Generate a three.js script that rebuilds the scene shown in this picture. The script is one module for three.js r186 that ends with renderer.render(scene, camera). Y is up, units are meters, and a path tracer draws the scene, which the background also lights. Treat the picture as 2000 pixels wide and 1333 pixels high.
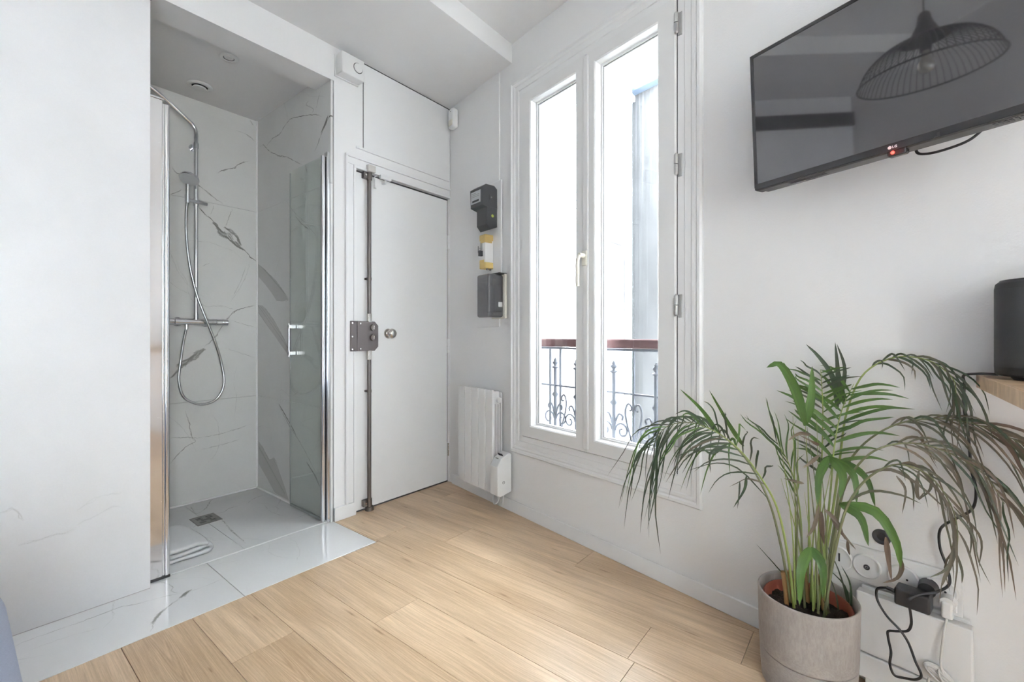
import * as THREE from 'three';
import { RoundedBoxGeometry } from 'three/addons/geometries/RoundedBoxGeometry.js';
import { mergeGeometries, toCreasedNormals } from 'three/addons/utils/BufferGeometryUtils.js';
import { FontLoader } from 'three/addons/loaders/FontLoader.js';
import { TextGeometry } from 'three/addons/geometries/TextGeometry.js';

// ---------------------------------------------------------------- camera, sky, exposure
const scene = new THREE.Scene();
const camera = new THREE.PerspectiveCamera(2 * Math.atan(666.5 / 880) * 180 / Math.PI, 2000 / 1333, 0.02, 200);
camera.position.set(0, 1.05, 0);
camera.rotation.set(0, -(Math.PI / 2 - Math.atan2(700, 880)), 0);
camera.setViewOffset(2000, 1333, 0, 8.5, 2000, 1333);
camera.updateProjectionMatrix();
const C0 = (r, g, b) => new THREE.Color().setRGB(r, g, b);
const SKY = 34.0, ADDEDWIN = [-0.82, -0.24, 0.4, 2.3]; // unseen window added behind the camera to light the room: x from, x to, y from, y to
scene.background = new THREE.Color().setRGB(0.95 * SKY, 1.0 * SKY, 1.06 * SKY);
const sun = new THREE.DirectionalLight(C0(1.0, 0.985, 0.96), 90); // stands high on the right and lights the white courtyard facade
sun.position.set(0.5, 7.0, 10); sun.target.position.set(0, 0, 0); sun.shadow.radius = 1; sun.castShadow = true;
Object.assign(sun.shadow.camera, { left: -14, right: 14, top: 14, bottom: -14, near: 0.1, far: 40 });
scene.add(sun, sun.target);
const renderer = new THREE.WebGLRenderer({ antialias: true });
renderer.toneMapping = THREE.LinearToneMapping;
renderer.toneMappingExposure = 1.34;
renderer.shadowMap.enabled = true;

// ---------------------------------------------------------------- helpers
let seed = 20240611;
const rnd = () => { seed = (seed + 0x6d2b79f5) | 0; let t = Math.imul(seed ^ (seed >>> 15), 1 | seed); t = (t + Math.imul(t ^ (t >>> 7), 61 | t)) ^ t; return ((t ^ (t >>> 14)) >>> 0) / 4294967296; };
const rr = (a, b) => a + (b - a) * rnd();
const V = (x, y, z) => new THREE.Vector3(x, y, z);
const C = (r, g, b) => new THREE.Color().setRGB(r, g, b);
const std = (o) => new THREE.MeshStandardMaterial(o);
const phys = (o) => new THREE.MeshPhysicalMaterial(o);
const names = new Map();
function numbered(n) { const k = names.get(n) || 0; names.set(n, k + 1); return k ? n + '_' + String(k).padStart(3, '0') : n; }
function mesh(name, geo, mat, parent) {
  const m = new THREE.Mesh(geo, mat); m.castShadow = m.receiveShadow = true;
  m.name = parent ? name : numbered(name); (parent || scene).add(m); return m;
}
function tag(o, label, category, group) { o.userData.label = label; if (category) o.userData.category = category; if (group) o.userData.group = group; return o; }
function thing(name, label, category, group) { const g = new THREE.Group(); g.name = numbered(name); scene.add(g); return tag(g, label, category, group); }
function structure(name, label) { const g = new THREE.Group(); g.name = name; scene.add(g); g.userData.kind = 'structure'; if (label) g.userData.label = label; return g; }
const nonIdx = (g) => (g.index ? g.toNonIndexed() : g);
function merge(list) { return mergeGeometries(list.map((g) => { const n = nonIdx(g); for (const k of Object.keys(n.attributes)) if (!['position', 'normal', 'uv'].includes(k)) n.deleteAttribute(k); return n; })); }
const mv = (g, x, y, z) => g.translate(x, y, z);
// box from its bounds, uv in metres by face
function bx(x0, x1, y0, y1, z0, z1) { return uvm(new THREE.BoxGeometry(x1 - x0, y1 - y0, z1 - z0).translate((x0 + x1) / 2, (y0 + y1) / 2, (z0 + z1) / 2)); }
function rb(x0, x1, y0, y1, z0, z1, r = 0.004, seg = 2) {
  r = Math.min(r, (x1 - x0) / 2.01, (y1 - y0) / 2.01, (z1 - z0) / 2.01);
  return uvm(new RoundedBoxGeometry(x1 - x0, y1 - y0, z1 - z0, seg, r).translate((x0 + x1) / 2, (y0 + y1) / 2, (z0 + z1) / 2));
}
function uvm(g, sx = 1, sy = 1) {
  const p = g.attributes.position, n = g.attributes.normal, uv = new Float32Array(p.count * 2);
  for (let i = 0; i < p.count; i++) {
    const ax = Math.abs(n.getX(i)), ay = Math.abs(n.getY(i)), az = Math.abs(n.getZ(i));
    const [u, v] = ay >= ax && ay >= az ? [p.getX(i), p.getZ(i)] : ax >= az ? [p.getZ(i), p.getY(i)] : [p.getX(i), p.getY(i)];
    uv[2 * i] = u * sx; uv[2 * i + 1] = v * sy;
  }
  g.setAttribute('uv', new THREE.BufferAttribute(uv, 2)); return g;
}
const cyl = (r0, r1, h, seg = 24) => new THREE.CylinderGeometry(r0, r1, h, seg);
// cylinder from point a to point b
function rod(a, b, r, seg = 12, r2 = r) {
  const d = new THREE.Vector3().subVectors(b, a), g = cyl(r2, r, d.length(), seg);
  g.applyQuaternion(new THREE.Quaternion().setFromUnitVectors(V(0, 1, 0), d.clone().normalize()));
  return g.translate((a.x + b.x) / 2, (a.y + b.y) / 2, (a.z + b.z) / 2);
}
const tube = (pts, r, n = 40, seg = 8, closed = false) => new THREE.TubeGeometry(new THREE.CatmullRomCurve3(pts, closed, 'centripetal'), n, r, seg, closed);
const lathe = (pts, seg = 48) => new THREE.LatheGeometry(pts.map(([r, y]) => new THREE.Vector2(r, y)), seg);
function extrude(shapePts, depth, bevel = 0) {
  const s = new THREE.Shape(shapePts.map(([x, y]) => new THREE.Vector2(x, y)));
  return new THREE.ExtrudeGeometry(s, { depth, bevelEnabled: bevel > 0, bevelSize: bevel, bevelThickness: bevel, bevelSegments: 2, curveSegments: 16 });
}
// a mitred rectangular frame: profile points are [offset outward from the inner rectangle, height z]
function frameGeo(x0, x1, y0, y1, profile, close = true) {
  const ring = ([o, z]) => [[x0 - o, y0 - o, z], [x1 + o, y0 - o, z], [x1 + o, y1 + o, z], [x0 - o, y1 + o, z]];
  const pos = [], prof = close ? [...profile, profile[0]] : profile;
  for (let i = 0; i + 1 < prof.length; i++) {
    const A = ring(prof[i]), B = ring(prof[i + 1]);
    for (let k = 0; k < 4; k++) { const a = A[k], b = A[(k + 1) % 4], c = B[(k + 1) % 4], d = B[k]; pos.push(...a, ...d, ...c, ...a, ...c, ...b); }
  }
  const g = new THREE.BufferGeometry(); g.setAttribute('position', new THREE.Float32BufferAttribute(pos, 3));
  g.computeVertexNormals(); return uvm(g);
}
// ---- the window wall stands at a slant: s along it towards the camera, n out into the room
const KX = 2.267, KZ = -2.359, SX = -0.2109, SZ = 0.9775, TH = Math.atan2(-SZ, SX);
const wp = (s, y, n = 0) => V(KX + SX * s - SZ * n, y, KZ + SZ * s + SX * n);
function onWall(o, s = 0, y = 0, n = 0) { o.position.copy(wp(s, y, n)); o.rotation.y = TH; return o; }

// ---------------------------------------------------------------- computed textures
function hash2(x, y, s) { let h = Math.imul(x, 374761393) + Math.imul(y, 668265263) + Math.imul(s, 1274126177); h = Math.imul(h ^ (h >>> 13), 1274126177); return ((h ^ (h >>> 16)) >>> 0) / 4294967296; }
function vnoise(x, y, s = 0) {
  const ix = Math.floor(x), iy = Math.floor(y), fx = x - ix, fy = y - iy, u = fx * fx * (3 - 2 * fx), v = fy * fy * (3 - 2 * fy);
  const a = hash2(ix, iy, s), b = hash2(ix + 1, iy, s), c = hash2(ix, iy + 1, s), d = hash2(ix + 1, iy + 1, s);
  return a + (b - a) * u + (c - a) * v + (a - b - c + d) * u * v;
}
function fbm(x, y, s = 0, o = 4) { let t = 0, a = 0.5, n = 0; for (let i = 0; i < o; i++) { t += a * vnoise(x, y, s + i * 17); n += a; a *= 0.5; x *= 2.03; y *= 2.03; } return t / n; }
function dataTex(w, h, f, srgb = true) {
  const d = new Uint8Array(w * h * 4);
  for (let j = 0; j < h; j++) for (let i = 0; i < w; i++) { const c = f(i, j), k = 4 * (j * w + i); for (let q = 0; q < 3; q++) d[k + q] = Math.max(0, Math.min(255, c[q])); d[k + 3] = 255; }
  const t = new THREE.DataTexture(d, w, h); t.magFilter = THREE.LinearFilter; t.wrapS = t.wrapT = THREE.RepeatWrapping;
  if (srgb) t.colorSpace = THREE.SRGBColorSpace; t.needsUpdate = true; return t;
}
// marble: pale stone with clouds and the veins given in metres on the surface [u0..u1] x [v0..v1]
function marble(u0, u1, v0, v1, ppm, veins, fills, base, sd, extra = 10) {
  const w = Math.min(2048, Math.round((u1 - u0) * ppm)), h = Math.min(2048, Math.round((v1 - v0) * ppm));
  const cv = document.createElement('canvas'); cv.width = w; cv.height = h; const g = cv.getContext('2d');
  const im = g.createImageData(w, h);
  for (let j = 0; j < h; j++) for (let i = 0; i < w; i++) {
    const x = u0 + (i / w) * (u1 - u0), y = v1 - (j / h) * (v1 - v0), k = 4 * (j * w + i);
    const a = fbm(x * 3.1, y * 3.1 + x * 1.2, sd, 5), b = fbm(x * 9 + a * 3, y * 7, sd + 50, 4), q = (a - 0.5) * 9 + (b - 0.5) * 5 + (hash2(i, j, sd) - 0.5) * 2;
    im.data[k] = base[0] + q; im.data[k + 1] = base[1] + q; im.data[k + 2] = base[2] + q * 1.1; im.data[k + 3] = 255;
  }
  g.putImageData(im, 0, 0);
  const X = (u) => (u - u0) / (u1 - u0) * w, Y = (v) => (v1 - v) / (v1 - v0) * h, sc = w / (u1 - u0);
  let sq = sd * 7 + 3; const r = () => hash2(sq++, 5, sd);
  const stroke = (pts, wid, al) => {
    const cr = new THREE.CatmullRomCurve3(pts.map(([a, b]) => V(X(a), Y(b), 0)), false, 'centripetal'), len = cr.getLength(), n = Math.max(6, Math.round(len / 3)), ps = cr.getSpacedPoints(n), half = wid * sc * 0.5;
    g.lineCap = 'round';
    if (wid > 0.011) { // a broad vein: many short ragged dabs inside an uneven band
      const nd = Math.round(len * half * 0.16) + 60, q0 = r() * 90;
      for (let k = 0; k < nd; k++) {
        const t = r(), i0 = Math.min(n - 1, Math.max(1, Math.floor(t * n))), a = ps[i0 - 1], b = ps[i0 + 1], dx = b.x - a.x, dy = b.y - a.y, d = Math.hypot(dx, dy) || 1, side = r() < 0.5 ? -1 : 1;
        const env = Math.min(1, 4 * t + 0.15, 4 * (1 - t) + 0.15) * Math.max(0.08, 2.2 * fbm(t * len / 30, q0 + side * 3, sd, 3) - 0.45), o = side * half * env * Math.sqrt(r()), L = 2 + r() * 9, ja = (r() - 0.5) * 0.9;
        const ux = (dx * Math.cos(ja) - dy * Math.sin(ja)) / d, uy = (dx * Math.sin(ja) + dy * Math.cos(ja)) / d, x = ps[i0].x - dy / d * o, y = ps[i0].y + dx / d * o;
        g.strokeStyle = `rgba(${r() < 0.3 ? '116,115,110' : '142,141,136'},${(al * (0.2 + 0.4 * r())).toFixed(3)})`; g.lineWidth = 1 + r() * 3;
        g.beginPath(); g.moveTo(x - ux * L, y - uy * L); g.lineTo(x + ux * L, y + uy * L); g.stroke();
      }
    }
    for (let k = 0; k < 2; k++) {
      const q0 = r() * 200, lane = (k - 0.5) * 0.6 * Math.min(half, 4); let px = 0, py = 0;
      for (let i = 0; i <= n; i++) {
        const t = i / n, a = ps[Math.max(0, i - 1)], b = ps[Math.min(n, i + 1)], dx = b.x - a.x, dy = b.y - a.y, d = Math.hypot(dx, dy) || 1, o = lane + (fbm(t * len / 10, q0, sd + 1, 3) - 0.5) * 8;
        const x = ps[i].x - dy / d * o, y = ps[i].y + dx / d * o, m = fbm(t * len / 17, q0 + 9, sd + 2, 3);
        if (i) {
          const e = Math.min(1, 5 * t + 0.3, 5 * (1 - t) + 0.3), va = al * e * Math.max(0.12, 1.9 * m - 0.35);
          g.strokeStyle = `rgba(122,121,116,${Math.min(0.85, va).toFixed(3)})`; g.lineWidth = Math.max(0.9, Math.min(wid, 0.008) * sc * 0.5 * (0.35 + 1.1 * m) * e);
          g.beginPath(); g.moveTo(px, py); g.lineTo(x, y); g.stroke();
        }
        px = x; py = y;
      }
    }
  };
  for (let i = 0; i < extra; i++) {
    let x = u0 + r() * (u1 - u0), y = v0 + r() * (v1 - v0), a = r() * 6.28; const p = [[x, y]];
    for (let k = 0; k < 5; k++) { a += (r() - 0.5) * 0.9; x += Math.cos(a) * 0.07; y += Math.sin(a) * 0.07; p.push([x, y]); }
    stroke(p, 0.003, 0.1 + 0.1 * r());
  }
  for (const [al, pts] of fills) {
    g.save(); g.beginPath(); pts.forEach(([a, b], i) => (i ? g.lineTo(X(a), Y(b)) : g.moveTo(X(a), Y(b)))); g.closePath();
    g.fillStyle = `rgba(140,139,133,${al * 0.75})`; g.fill(); g.clip();
    const n = pts.length, dx = pts[Math.floor(n / 2)], d0 = pts[0];
    for (let k = 0; k < 14; k++) { const o = (r() - 0.5) * 0.16; g.strokeStyle = r() > 0.5 ? `rgba(105,104,98,${al * 0.5})` : `rgba(200,199,194,${al * 0.7})`; g.lineWidth = 1 + r() * 4; g.beginPath(); g.moveTo(X(d0[0]), Y(d0[1] + o)); g.lineTo(X(dx[0]), Y(dx[1] + o * 1.2)); g.stroke(); }
    g.restore(); stroke(pts.slice(0, Math.ceil(n * 0.55)), 0.005, al * 0.7);
  }
  for (const [wid, al, pts] of veins) stroke(pts, wid, al);
  const t = new THREE.CanvasTexture(cv); t.colorSpace = THREE.SRGBColorSpace; t.wrapS = t.wrapT = THREE.ClampToEdgeWrapping; return t;
}
function oak(sd, tone) {
  const w = 320, h = 2048, knots = [];
  for (let i = 0; i < 2; i++) knots.push([hash2(i, 1, sd) * w, hash2(i, 2, sd) * h, 2 + hash2(i, 3, sd) * 3.5]);
  const arch = hash2(9, 9, sd) > 0.45, cx = w * (0.25 + 0.5 * hash2(8, 8, sd));
  return dataTex(w, h, (i, j) => {
    let x = i, kd = 0;
    for (const [kx, ky, kr] of knots) { const dx = i - kx, dy = (j - ky) * 0.16, d = Math.hypot(dx, dy); x += dx / (d + 3) * kr * 3 * Math.exp(-d / 30); kd += Math.exp(-(d * d) / (kr * kr * 2.2)) * (0.4 + 0.6 * fbm(i / 3, j / 9, sd + 20, 2)); }
    const u = x + 34 * (fbm(j / 520, 3.3, sd, 3) - 0.5), mix = arch ? Math.max(0, 1 - Math.abs(u - cx) / 95) : 0;
    const cath = mix > 0 ? Math.pow(Math.abs(u - cx) / 26, 1.7) * 16 + j * 0.06 : u * 0.9;
    const wob = fbm(u / 40, j / 330, sd + 5, 3) * 9, line = 0.5 + 0.5 * Math.sin(cath * 0.62 + wob), soft = fbm(u / 7, j / 240, sd + 4, 3), pore = fbm(u / 1.3, j / 60, sd + 6, 3), broad = fbm(u / 70, j / 420, sd + 7, 3), fleck = fbm(u / 3, j / 14, sd + 8, 2);
    const q = (line - 0.5) * (5 + 12 * mix) + (soft - 0.5) * 34 + (pore - 0.5) * 26 + (broad - 0.5) * 34 + (fleck - 0.5) * 8 - kd * 62 + tone;
    return [205 + q, 177 + q * 1.02, 145 + q * 1.03];
  });
}
const grainBump = dataTex(256, 256, (i, j) => { const v = 128 + (fbm(i / 6, j / 6, 71, 4) - 0.5) * 150; return [v, v, v]; }, false);
grainBump.repeat.set(6, 6);
const weave = dataTex(128, 128, (i, j) => { const v = 150 + 50 * Math.sin(i * Math.PI / 2) * Math.sin(j * Math.PI / 2) + (hash2(i, j, 4) - 0.5) * 90; return [v, v, v]; }, false);
weave.repeat.set(30, 30);

// ---------------------------------------------------------------- materials
const M = {
  paint: std({ name: 'white wall paint', color: C(0.88, 0.878, 0.872), roughness: 0.6, bumpMap: grainBump, bumpScale: 0.0005 }),
  ceiling: std({ name: 'matt white ceiling paint', color: C(0.9, 0.9, 0.895), roughness: 0.8 }),
  trim: std({ name: 'white satin wood paint', color: C(0.87, 0.87, 0.865), roughness: 0.35 }),
  pvc: std({ name: 'white window plastic', color: C(0.85, 0.85, 0.84), roughness: 0.3 }),
  plastic: std({ name: 'white plastic', color: C(0.84, 0.84, 0.83), roughness: 0.4 }),
  cream: std({ name: 'cream plastic', color: C(0.78, 0.75, 0.66), roughness: 0.45 }),
  grout: std({ name: 'white silicone joint', color: C(0.9, 0.9, 0.89), roughness: 0.5 }),
  hinge: std({ name: 'grey zinc hinge', color: C(0.5, 0.5, 0.49), roughness: 0.4, metalness: 0.4 }),
  palejoint: std({ name: 'pale wall tile joint', color: C(0.62, 0.61, 0.59), roughness: 0.8 }),
  joint: std({ name: 'grey tile joint', color: C(0.45, 0.44, 0.42), roughness: 0.8 }),
  chrome: std({ name: 'chrome', color: C(0.82, 0.83, 0.85), roughness: 0.09, metalness: 1 }),
  aluminium: std({ name: 'bright anodised aluminium', color: C(0.8, 0.8, 0.81), roughness: 0.14, metalness: 1 }),
  hose: std({ name: 'metal shower hose', color: C(0.55, 0.56, 0.57), roughness: 0.25, metalness: 1 }),
  steel: std({ name: 'dark lock steel', color: C(0.16, 0.145, 0.135), roughness: 0.4, metalness: 0.8 }),
  lockpaint: std({ name: 'brown grey lock enamel', color: C(0.15, 0.132, 0.128), roughness: 0.45, metalness: 0.4 }),
  nickel: std({ name: 'satin nickel', color: C(0.6, 0.57, 0.53), roughness: 0.22, metalness: 1 }),
  black: std({ name: 'black plastic', color: C(0.02, 0.02, 0.022), roughness: 0.4 }),
  darkgap: std({ name: 'dark gap shade and seal', color: C(0.06, 0.06, 0.058), roughness: 0.8 }),  // paints the shade in open gaps, and colours seals
  gasket: std({ name: 'grey window gasket', color: C(0.3, 0.3, 0.29), roughness: 0.7 }),
  glass: phys({ name: 'window glass', color: C(0.97, 0.985, 0.98), roughness: 0, transmission: 1, thickness: 0, ior: 1.5 }),
  showerglass: phys({ name: 'green tinted shower glass', color: C(0.965, 0.985, 0.975), roughness: 0, transmission: 1, thickness: 0, ior: 1.5 }),
};
const VB=[[0.007,0.75,[[1.004,1.875],[1.038,1.84],[1.081,1.81],[1.119,1.763]]],[0.055,0.6,[[1.09,1.791],[1.131,1.745],[1.18,1.7],[1.223,1.665],[1.261,1.647]]],[0.02,0.5,[[1.155,1.774],[1.223,1.728],[1.249,1.676]]],[0.008,0.75,[[1.249,1.656],[1.281,1.632],[1.313,1.598],[1.353,1.575]]],[0.006,0.6,[[0.854,2.114],[0.888,2.061],[0.941,2.054],[0.996,2.02],[1.066,1.972],[1.143,1.927]]],[0.007,0.6,[[1.102,2.122],[1.171,2.169],[1.204,2.182],[1.249,2.23],[1.307,2.261]]],[0.005,0.6,[[0.856,1.921],[0.888,1.941],[0.917,1.967]]],[0.008,0.65,[[1.34,1.267],[1.281,1.25],[1.223,1.226],[1.192,1.201],[1.155,1.152],[1.131,1.111],[1.11,1.07],[1.072,1.017],[1.032,0.984]]],[0.05,0.5,[[1.032,0.965],[0.987,0.927],[0.933,0.896],[0.895,0.866]]],[0.012,0.5,[[0.996,0.946],[0.927,0.877],[0.861,0.799]]],[0.005,0.5,[[0.933,0.589],[0.943,0.546],[0.954,0.503],[0.962,0.447],[0.973,0.403],[0.987,0.387],[0.941,0.364],[0.895,0.322],[0.854,0.274]]],[0.004,0.45,[[0.856,0.43],[0.927,0.421],[0.996,0.405],[1.096,0.408],[1.201,0.421],[1.313,0.445]]],[0.004,0.3,[[1.01,0.325],[1.125,0.335],[1.249,0.354]]],[0.004,0.4,[[1.09,1.905],[1.072,1.841]]],[0.005,0.35,[[1.198,1.909],[1.174,1.835],[1.155,1.77]]],[0.004,0.25,[[1.281,1.534],[1.255,1.444],[1.201,1.318]]],[0.004,0.2,[[1.038,1.241],[1.125,1.252],[1.217,1.233]]],[0.006,0.35,[[1.217,2.441],[1.281,2.439],[1.346,2.406]]],[0.01,0.4,[[1.307,2.544],[1.33,2.514]]],[0.004,0.25,[[1.024,1.503],[1.072,1.532]]],[0.004,0.25,[[1.186,1.283],[1.249,1.391],[1.294,1.501],[1.307,1.566]]],[0.004,0.25,[[1.155,0.975],[1.249,0.939],[1.346,0.9]]],[0.004,0.3,[[1.186,1.163],[1.281,1.131],[1.346,1.114]]]];
const VR=[[0.006,0.6,[[-3.311,2.369],[-3.255,2.365],[-3.215,2.337],[-3.176,2.306],[-3.092,2.264],[-3.019,2.229],[-2.912,2.196],[-2.831,2.156],[-2.714,2.1]]],[0.006,0.5,[[-3.215,2.341],[-3.107,2.37],[-3.011,2.37],[-2.94,2.403],[-2.871,2.422],[-2.778,2.41],[-2.676,2.388],[-2.555,2.357],[-2.474,2.323]]],[0.012,0.7,[[-2.418,2.303],[-2.451,2.266],[-2.485,2.235]]],[0.006,0.7,[[-2.363,2.324],[-2.407,2.294],[-2.462,2.246],[-2.508,2.2],[-2.537,2.166],[-2.566,2.143]]],[0.005,0.35,[[-2.627,2.465],[-2.663,2.452],[-2.578,2.394],[-2.602,2.372]]],[0.006,0.4,[[-2.496,2.476],[-2.52,2.442],[-2.537,2.405],[-2.555,2.387]]],[0.005,0.4,[[-2.676,2.091],[-2.651,2.035]]],[0.004,0.3,[[-2.912,1.909],[-2.811,1.826],[-2.651,1.721],[-2.502,1.609]]],[0.01,0.35,[[-2.811,1.81],[-2.714,1.737],[-2.62,1.686]]],[0.006,0.3,[[-3.055,0.623],[-2.878,0.486],[-2.714,0.382],[-2.531,0.235]]],[0.012,0.3,[[-3.019,0.609],[-2.899,0.523],[-2.791,0.44]]],[0.014,0.3,[[-2.651,0.289],[-2.561,0.23],[-2.508,0.18]]]];
const VRF=[[0.42,[[-3.336,1.556],[-3.271,1.528],[-3.176,1.478],[-3.055,1.413],[-2.954,1.34],[-2.892,1.284],[-2.968,1.278],[-3.055,1.286],[-3.13,1.344],[-3.223,1.405],[-3.328,1.466]]],[0.4,[[-3.336,1.271],[-3.263,1.261],[-3.191,1.223],[-3.1,1.165],[-3.019,1.097],[-2.94,1.03],[-2.892,0.979],[-2.912,0.946],[-2.983,0.99],[-3.085,1.057],[-3.207,1.133],[-3.328,1.214]]],[0.42,[[-3.328,0.324],[-3.255,0.286],[-3.161,0.224],[-3.085,0.244],[-3.011,0.163],[-2.94,0.084],[-2.885,0.012],[-3.019,0.015],[-3.085,0.021],[-3.191,0.088],[-3.328,0.168]]]];
const VP=[[0.004,0.22,[[0.117,0.446],[0.133,0.446],[0.143,0.451],[0.162,0.423],[0.172,0.398]]],[0.003,0.14,[[0.16,0.317],[0.215,0.318],[0.268,0.318],[0.306,0.323]]],[0.003,0.1,[[0.309,0.397],[0.338,0.408],[0.367,0.422],[0.404,0.427],[0.44,0.422]]],[0.003,0.1,[[0.312,0.34],[0.367,0.354],[0.404,0.373],[0.443,0.367]]]];
const VS=[[0.006,0.35,[[0.184,-2.276],[0.246,-2.276],[0.299,-2.274],[0.369,-2.274],[0.415,-2.279],[0.471,-2.251],[0.571,-2.221],[0.615,-2.184]]],[0.02,0.45,[[0.594,-2.176],[0.61,-2.19],[0.625,-2.201]]],[0.006,0.4,[[0.615,-2.184],[0.572,-2.158],[0.538,-2.135],[0.515,-2.111],[0.489,-2.084],[0.471,-2.04],[0.45,-2.002]]],[0.014,0.4,[[0.522,-2.124],[0.492,-2.09],[0.472,-2.057]]],[0.004,0.3,[[0.568,-2.385],[0.585,-2.338],[0.593,-2.284],[0.578,-2.254],[0.594,-2.21]]],[0.004,0.2,[[0.617,-2.192],[0.678,-2.189],[0.748,-2.198]]],[0.003,0.15,[[0.178,-2.202],[0.263,-2.194],[0.352,-2.17]]],[0.004,0.2,[[0.147,-2.272],[0.196,-2.278]]],[0.003,0.15,[[0.743,-2.365],[0.808,-2.342],[0.862,-2.313]]],[0.003,0.12,[[0.939,-2.337],[1.005,-2.322],[1.044,-2.246]]]];
const VF=[[0.006,0.3,[[0.947,-3.307],[0.931,-3.132],[0.985,-3.179],[1.048,-3.292],[1.091,-3.355]]],[0.006,0.3,[[0.997,-3.049],[1.036,-3.037],[1.089,-3.075],[1.132,-3.075]]],[0.008,0.3,[[0.99,-2.948],[0.981,-2.844],[0.965,-2.713],[0.958,-2.583],[0.949,-2.481]]],[0.005,0.25,[[1.172,-3.066],[1.262,-3.14],[1.333,-3.158]]],[0.004,0.2,[[1.237,-2.661],[1.216,-2.811],[1.242,-2.978]]],[0.004,0.25,[[0.849,-2.922],[0.875,-2.944],[0.896,-2.974]]],[0.005,0.15,[[1.272,-2.871],[1.349,-2.986],[1.399,-3.156]]]];

// ---------------------------------------------------------------- structure
const YC = 2.695, YH = 2.81, YS = 2.553, ZB = -2.38, ZP = -2.35;
{ // laminate floor: every board a piece of its own
  const f = structure('floor', 'light oak laminate floor with long boards');
  mesh('subfloor', bx(-1.0, 2.6, -0.2, -0.012, -2.6, 2.0), M.darkgap, f);
  const oaks = [oak(11, 4), oak(23, -7), oak(37, 8), oak(58, -2), oak(71, 0), oak(95, -12)].map((map) => phys({ name: 'oak laminate', map, ior: 1.62, roughness: 0.32, bumpMap: map, bumpScale: 0.0003 }));
  const W = 0.203, X0 = 0.571, L = 1.38, joints = { '-1': -1.1, 0: -1.605, 1: -0.75, 2: -1.42, 3: -0.595, 4: -0.62, 5: -1.705, 6: -1.06, 7: -2.187, 8: -1.3 };
  let q = 0;
  for (let k = -8; k <= 8; k++) {
    const xa = X0 + W * k + 0.0006, xb = xa + W - 0.0012, j0 = joints[k] ?? -1.9 + ((k * 0.37) % 1 + 1) % 1 * L;
    for (let z = j0 - 2 * L; z < 1.85; z += L) {
      let za = Math.max(z + 0.0006, k <= 3 ? -1.979 : -2.44), zb = Math.min(z + L - 0.0006, 1.85);
      if (zb - za < 0.01) continue;
      const m = q++ % oaks.length, g = rb(xa, xb, -0.012, 0, za, zb, 0.0012, 1), p = g.attributes.position, uv = g.attributes.uv, fl = q % 2, o = (q * 0.31) % 1;
      for (let i = 0; i < p.count; i++) uv.setXY(i, fl ? (p.getX(i) - xa) / W : 1 - (p.getX(i) - xa) / W, ((p.getZ(i) - z) / L) * 0.9 + o * 0.1);
      const wallx = KX + SX * ((zb - KZ) / SZ) + 0.05; // boards wholly behind the window wall are left out
      if (xa > wallx + 0.35) continue;
      mesh('plank', g, oaks[(m * 5 + k * k) % 6], f);
    }
  }
  mesh('plank', rb(1.374, 1.3822, -0.012, 0, -2.44, -1.98, 0.0012, 1), oaks[0], f);
}
{ // polished marble strip before the shower
  const t = structure('floor_001', 'polished white marble tiles before the shower');
  const map = marble(-0.9, 1.38, -2.42, -1.97, 620, VS, [], [246, 246, 246], 5, 12);
  const mat = phys({ name: 'polished white marble', map, roughness: 0.05, ior: 1.9, clearcoat: 1, clearcoatRoughness: 0.02 });
  for (const [a, b] of [[-0.86, -0.452], [-0.45, 0.752], [0.7545, 1.371]]) {
    const g = rb(a, b, -0.012, 0.0005, -2.408, -1.981, 0.0015, 1), p = g.attributes.position, uv = g.attributes.uv;
    for (let i = 0; i < p.count; i++) uv.setXY(i, (p.getX(i) + 0.9) / 2.28, (p.getZ(i) + 2.42) / 0.45);
    mesh('tile', g, mat, t);
  }
  mesh('joint', bx(-0.86, 1.373, -0.015, -0.002, -2.41, -1.979), M.joint, t);
}
{ // shower floor
  const t = structure('floor_002', 'white marble shower floor');
  const map = marble(0.4, 1.36, -3.36, -2.4, 700, VF, [], [232, 232, 232], 9, 8);
  const mat = phys({ name: 'shower floor marble', map, roughness: 0.2 });
  for (const [a, b] of [[0.46, 0.9215], [0.9235, 1.352]]) {
    const g = rb(a, b, -0.03, -0.002, -3.349, -2.418, 0.001, 1), p = g.attributes.position, uv = g.attributes.uv;
    for (let i = 0; i < p.count; i++) uv.setXY(i, (p.getX(i) - 0.4) / 0.96, (p.getZ(i) + 3.36) / 0.96);
    mesh('tile', g, mat, t);
  }
  mesh('silicone_line', rb(0.5, 1.345, -0.004, 0.0022, -2.4175, -2.4085, 0.001, 1), M.grout, t);
  mesh('bed', bx(0.4, 1.42, -0.2, -0.008, -3.42, -2.4), M.joint, t);
}
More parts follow.
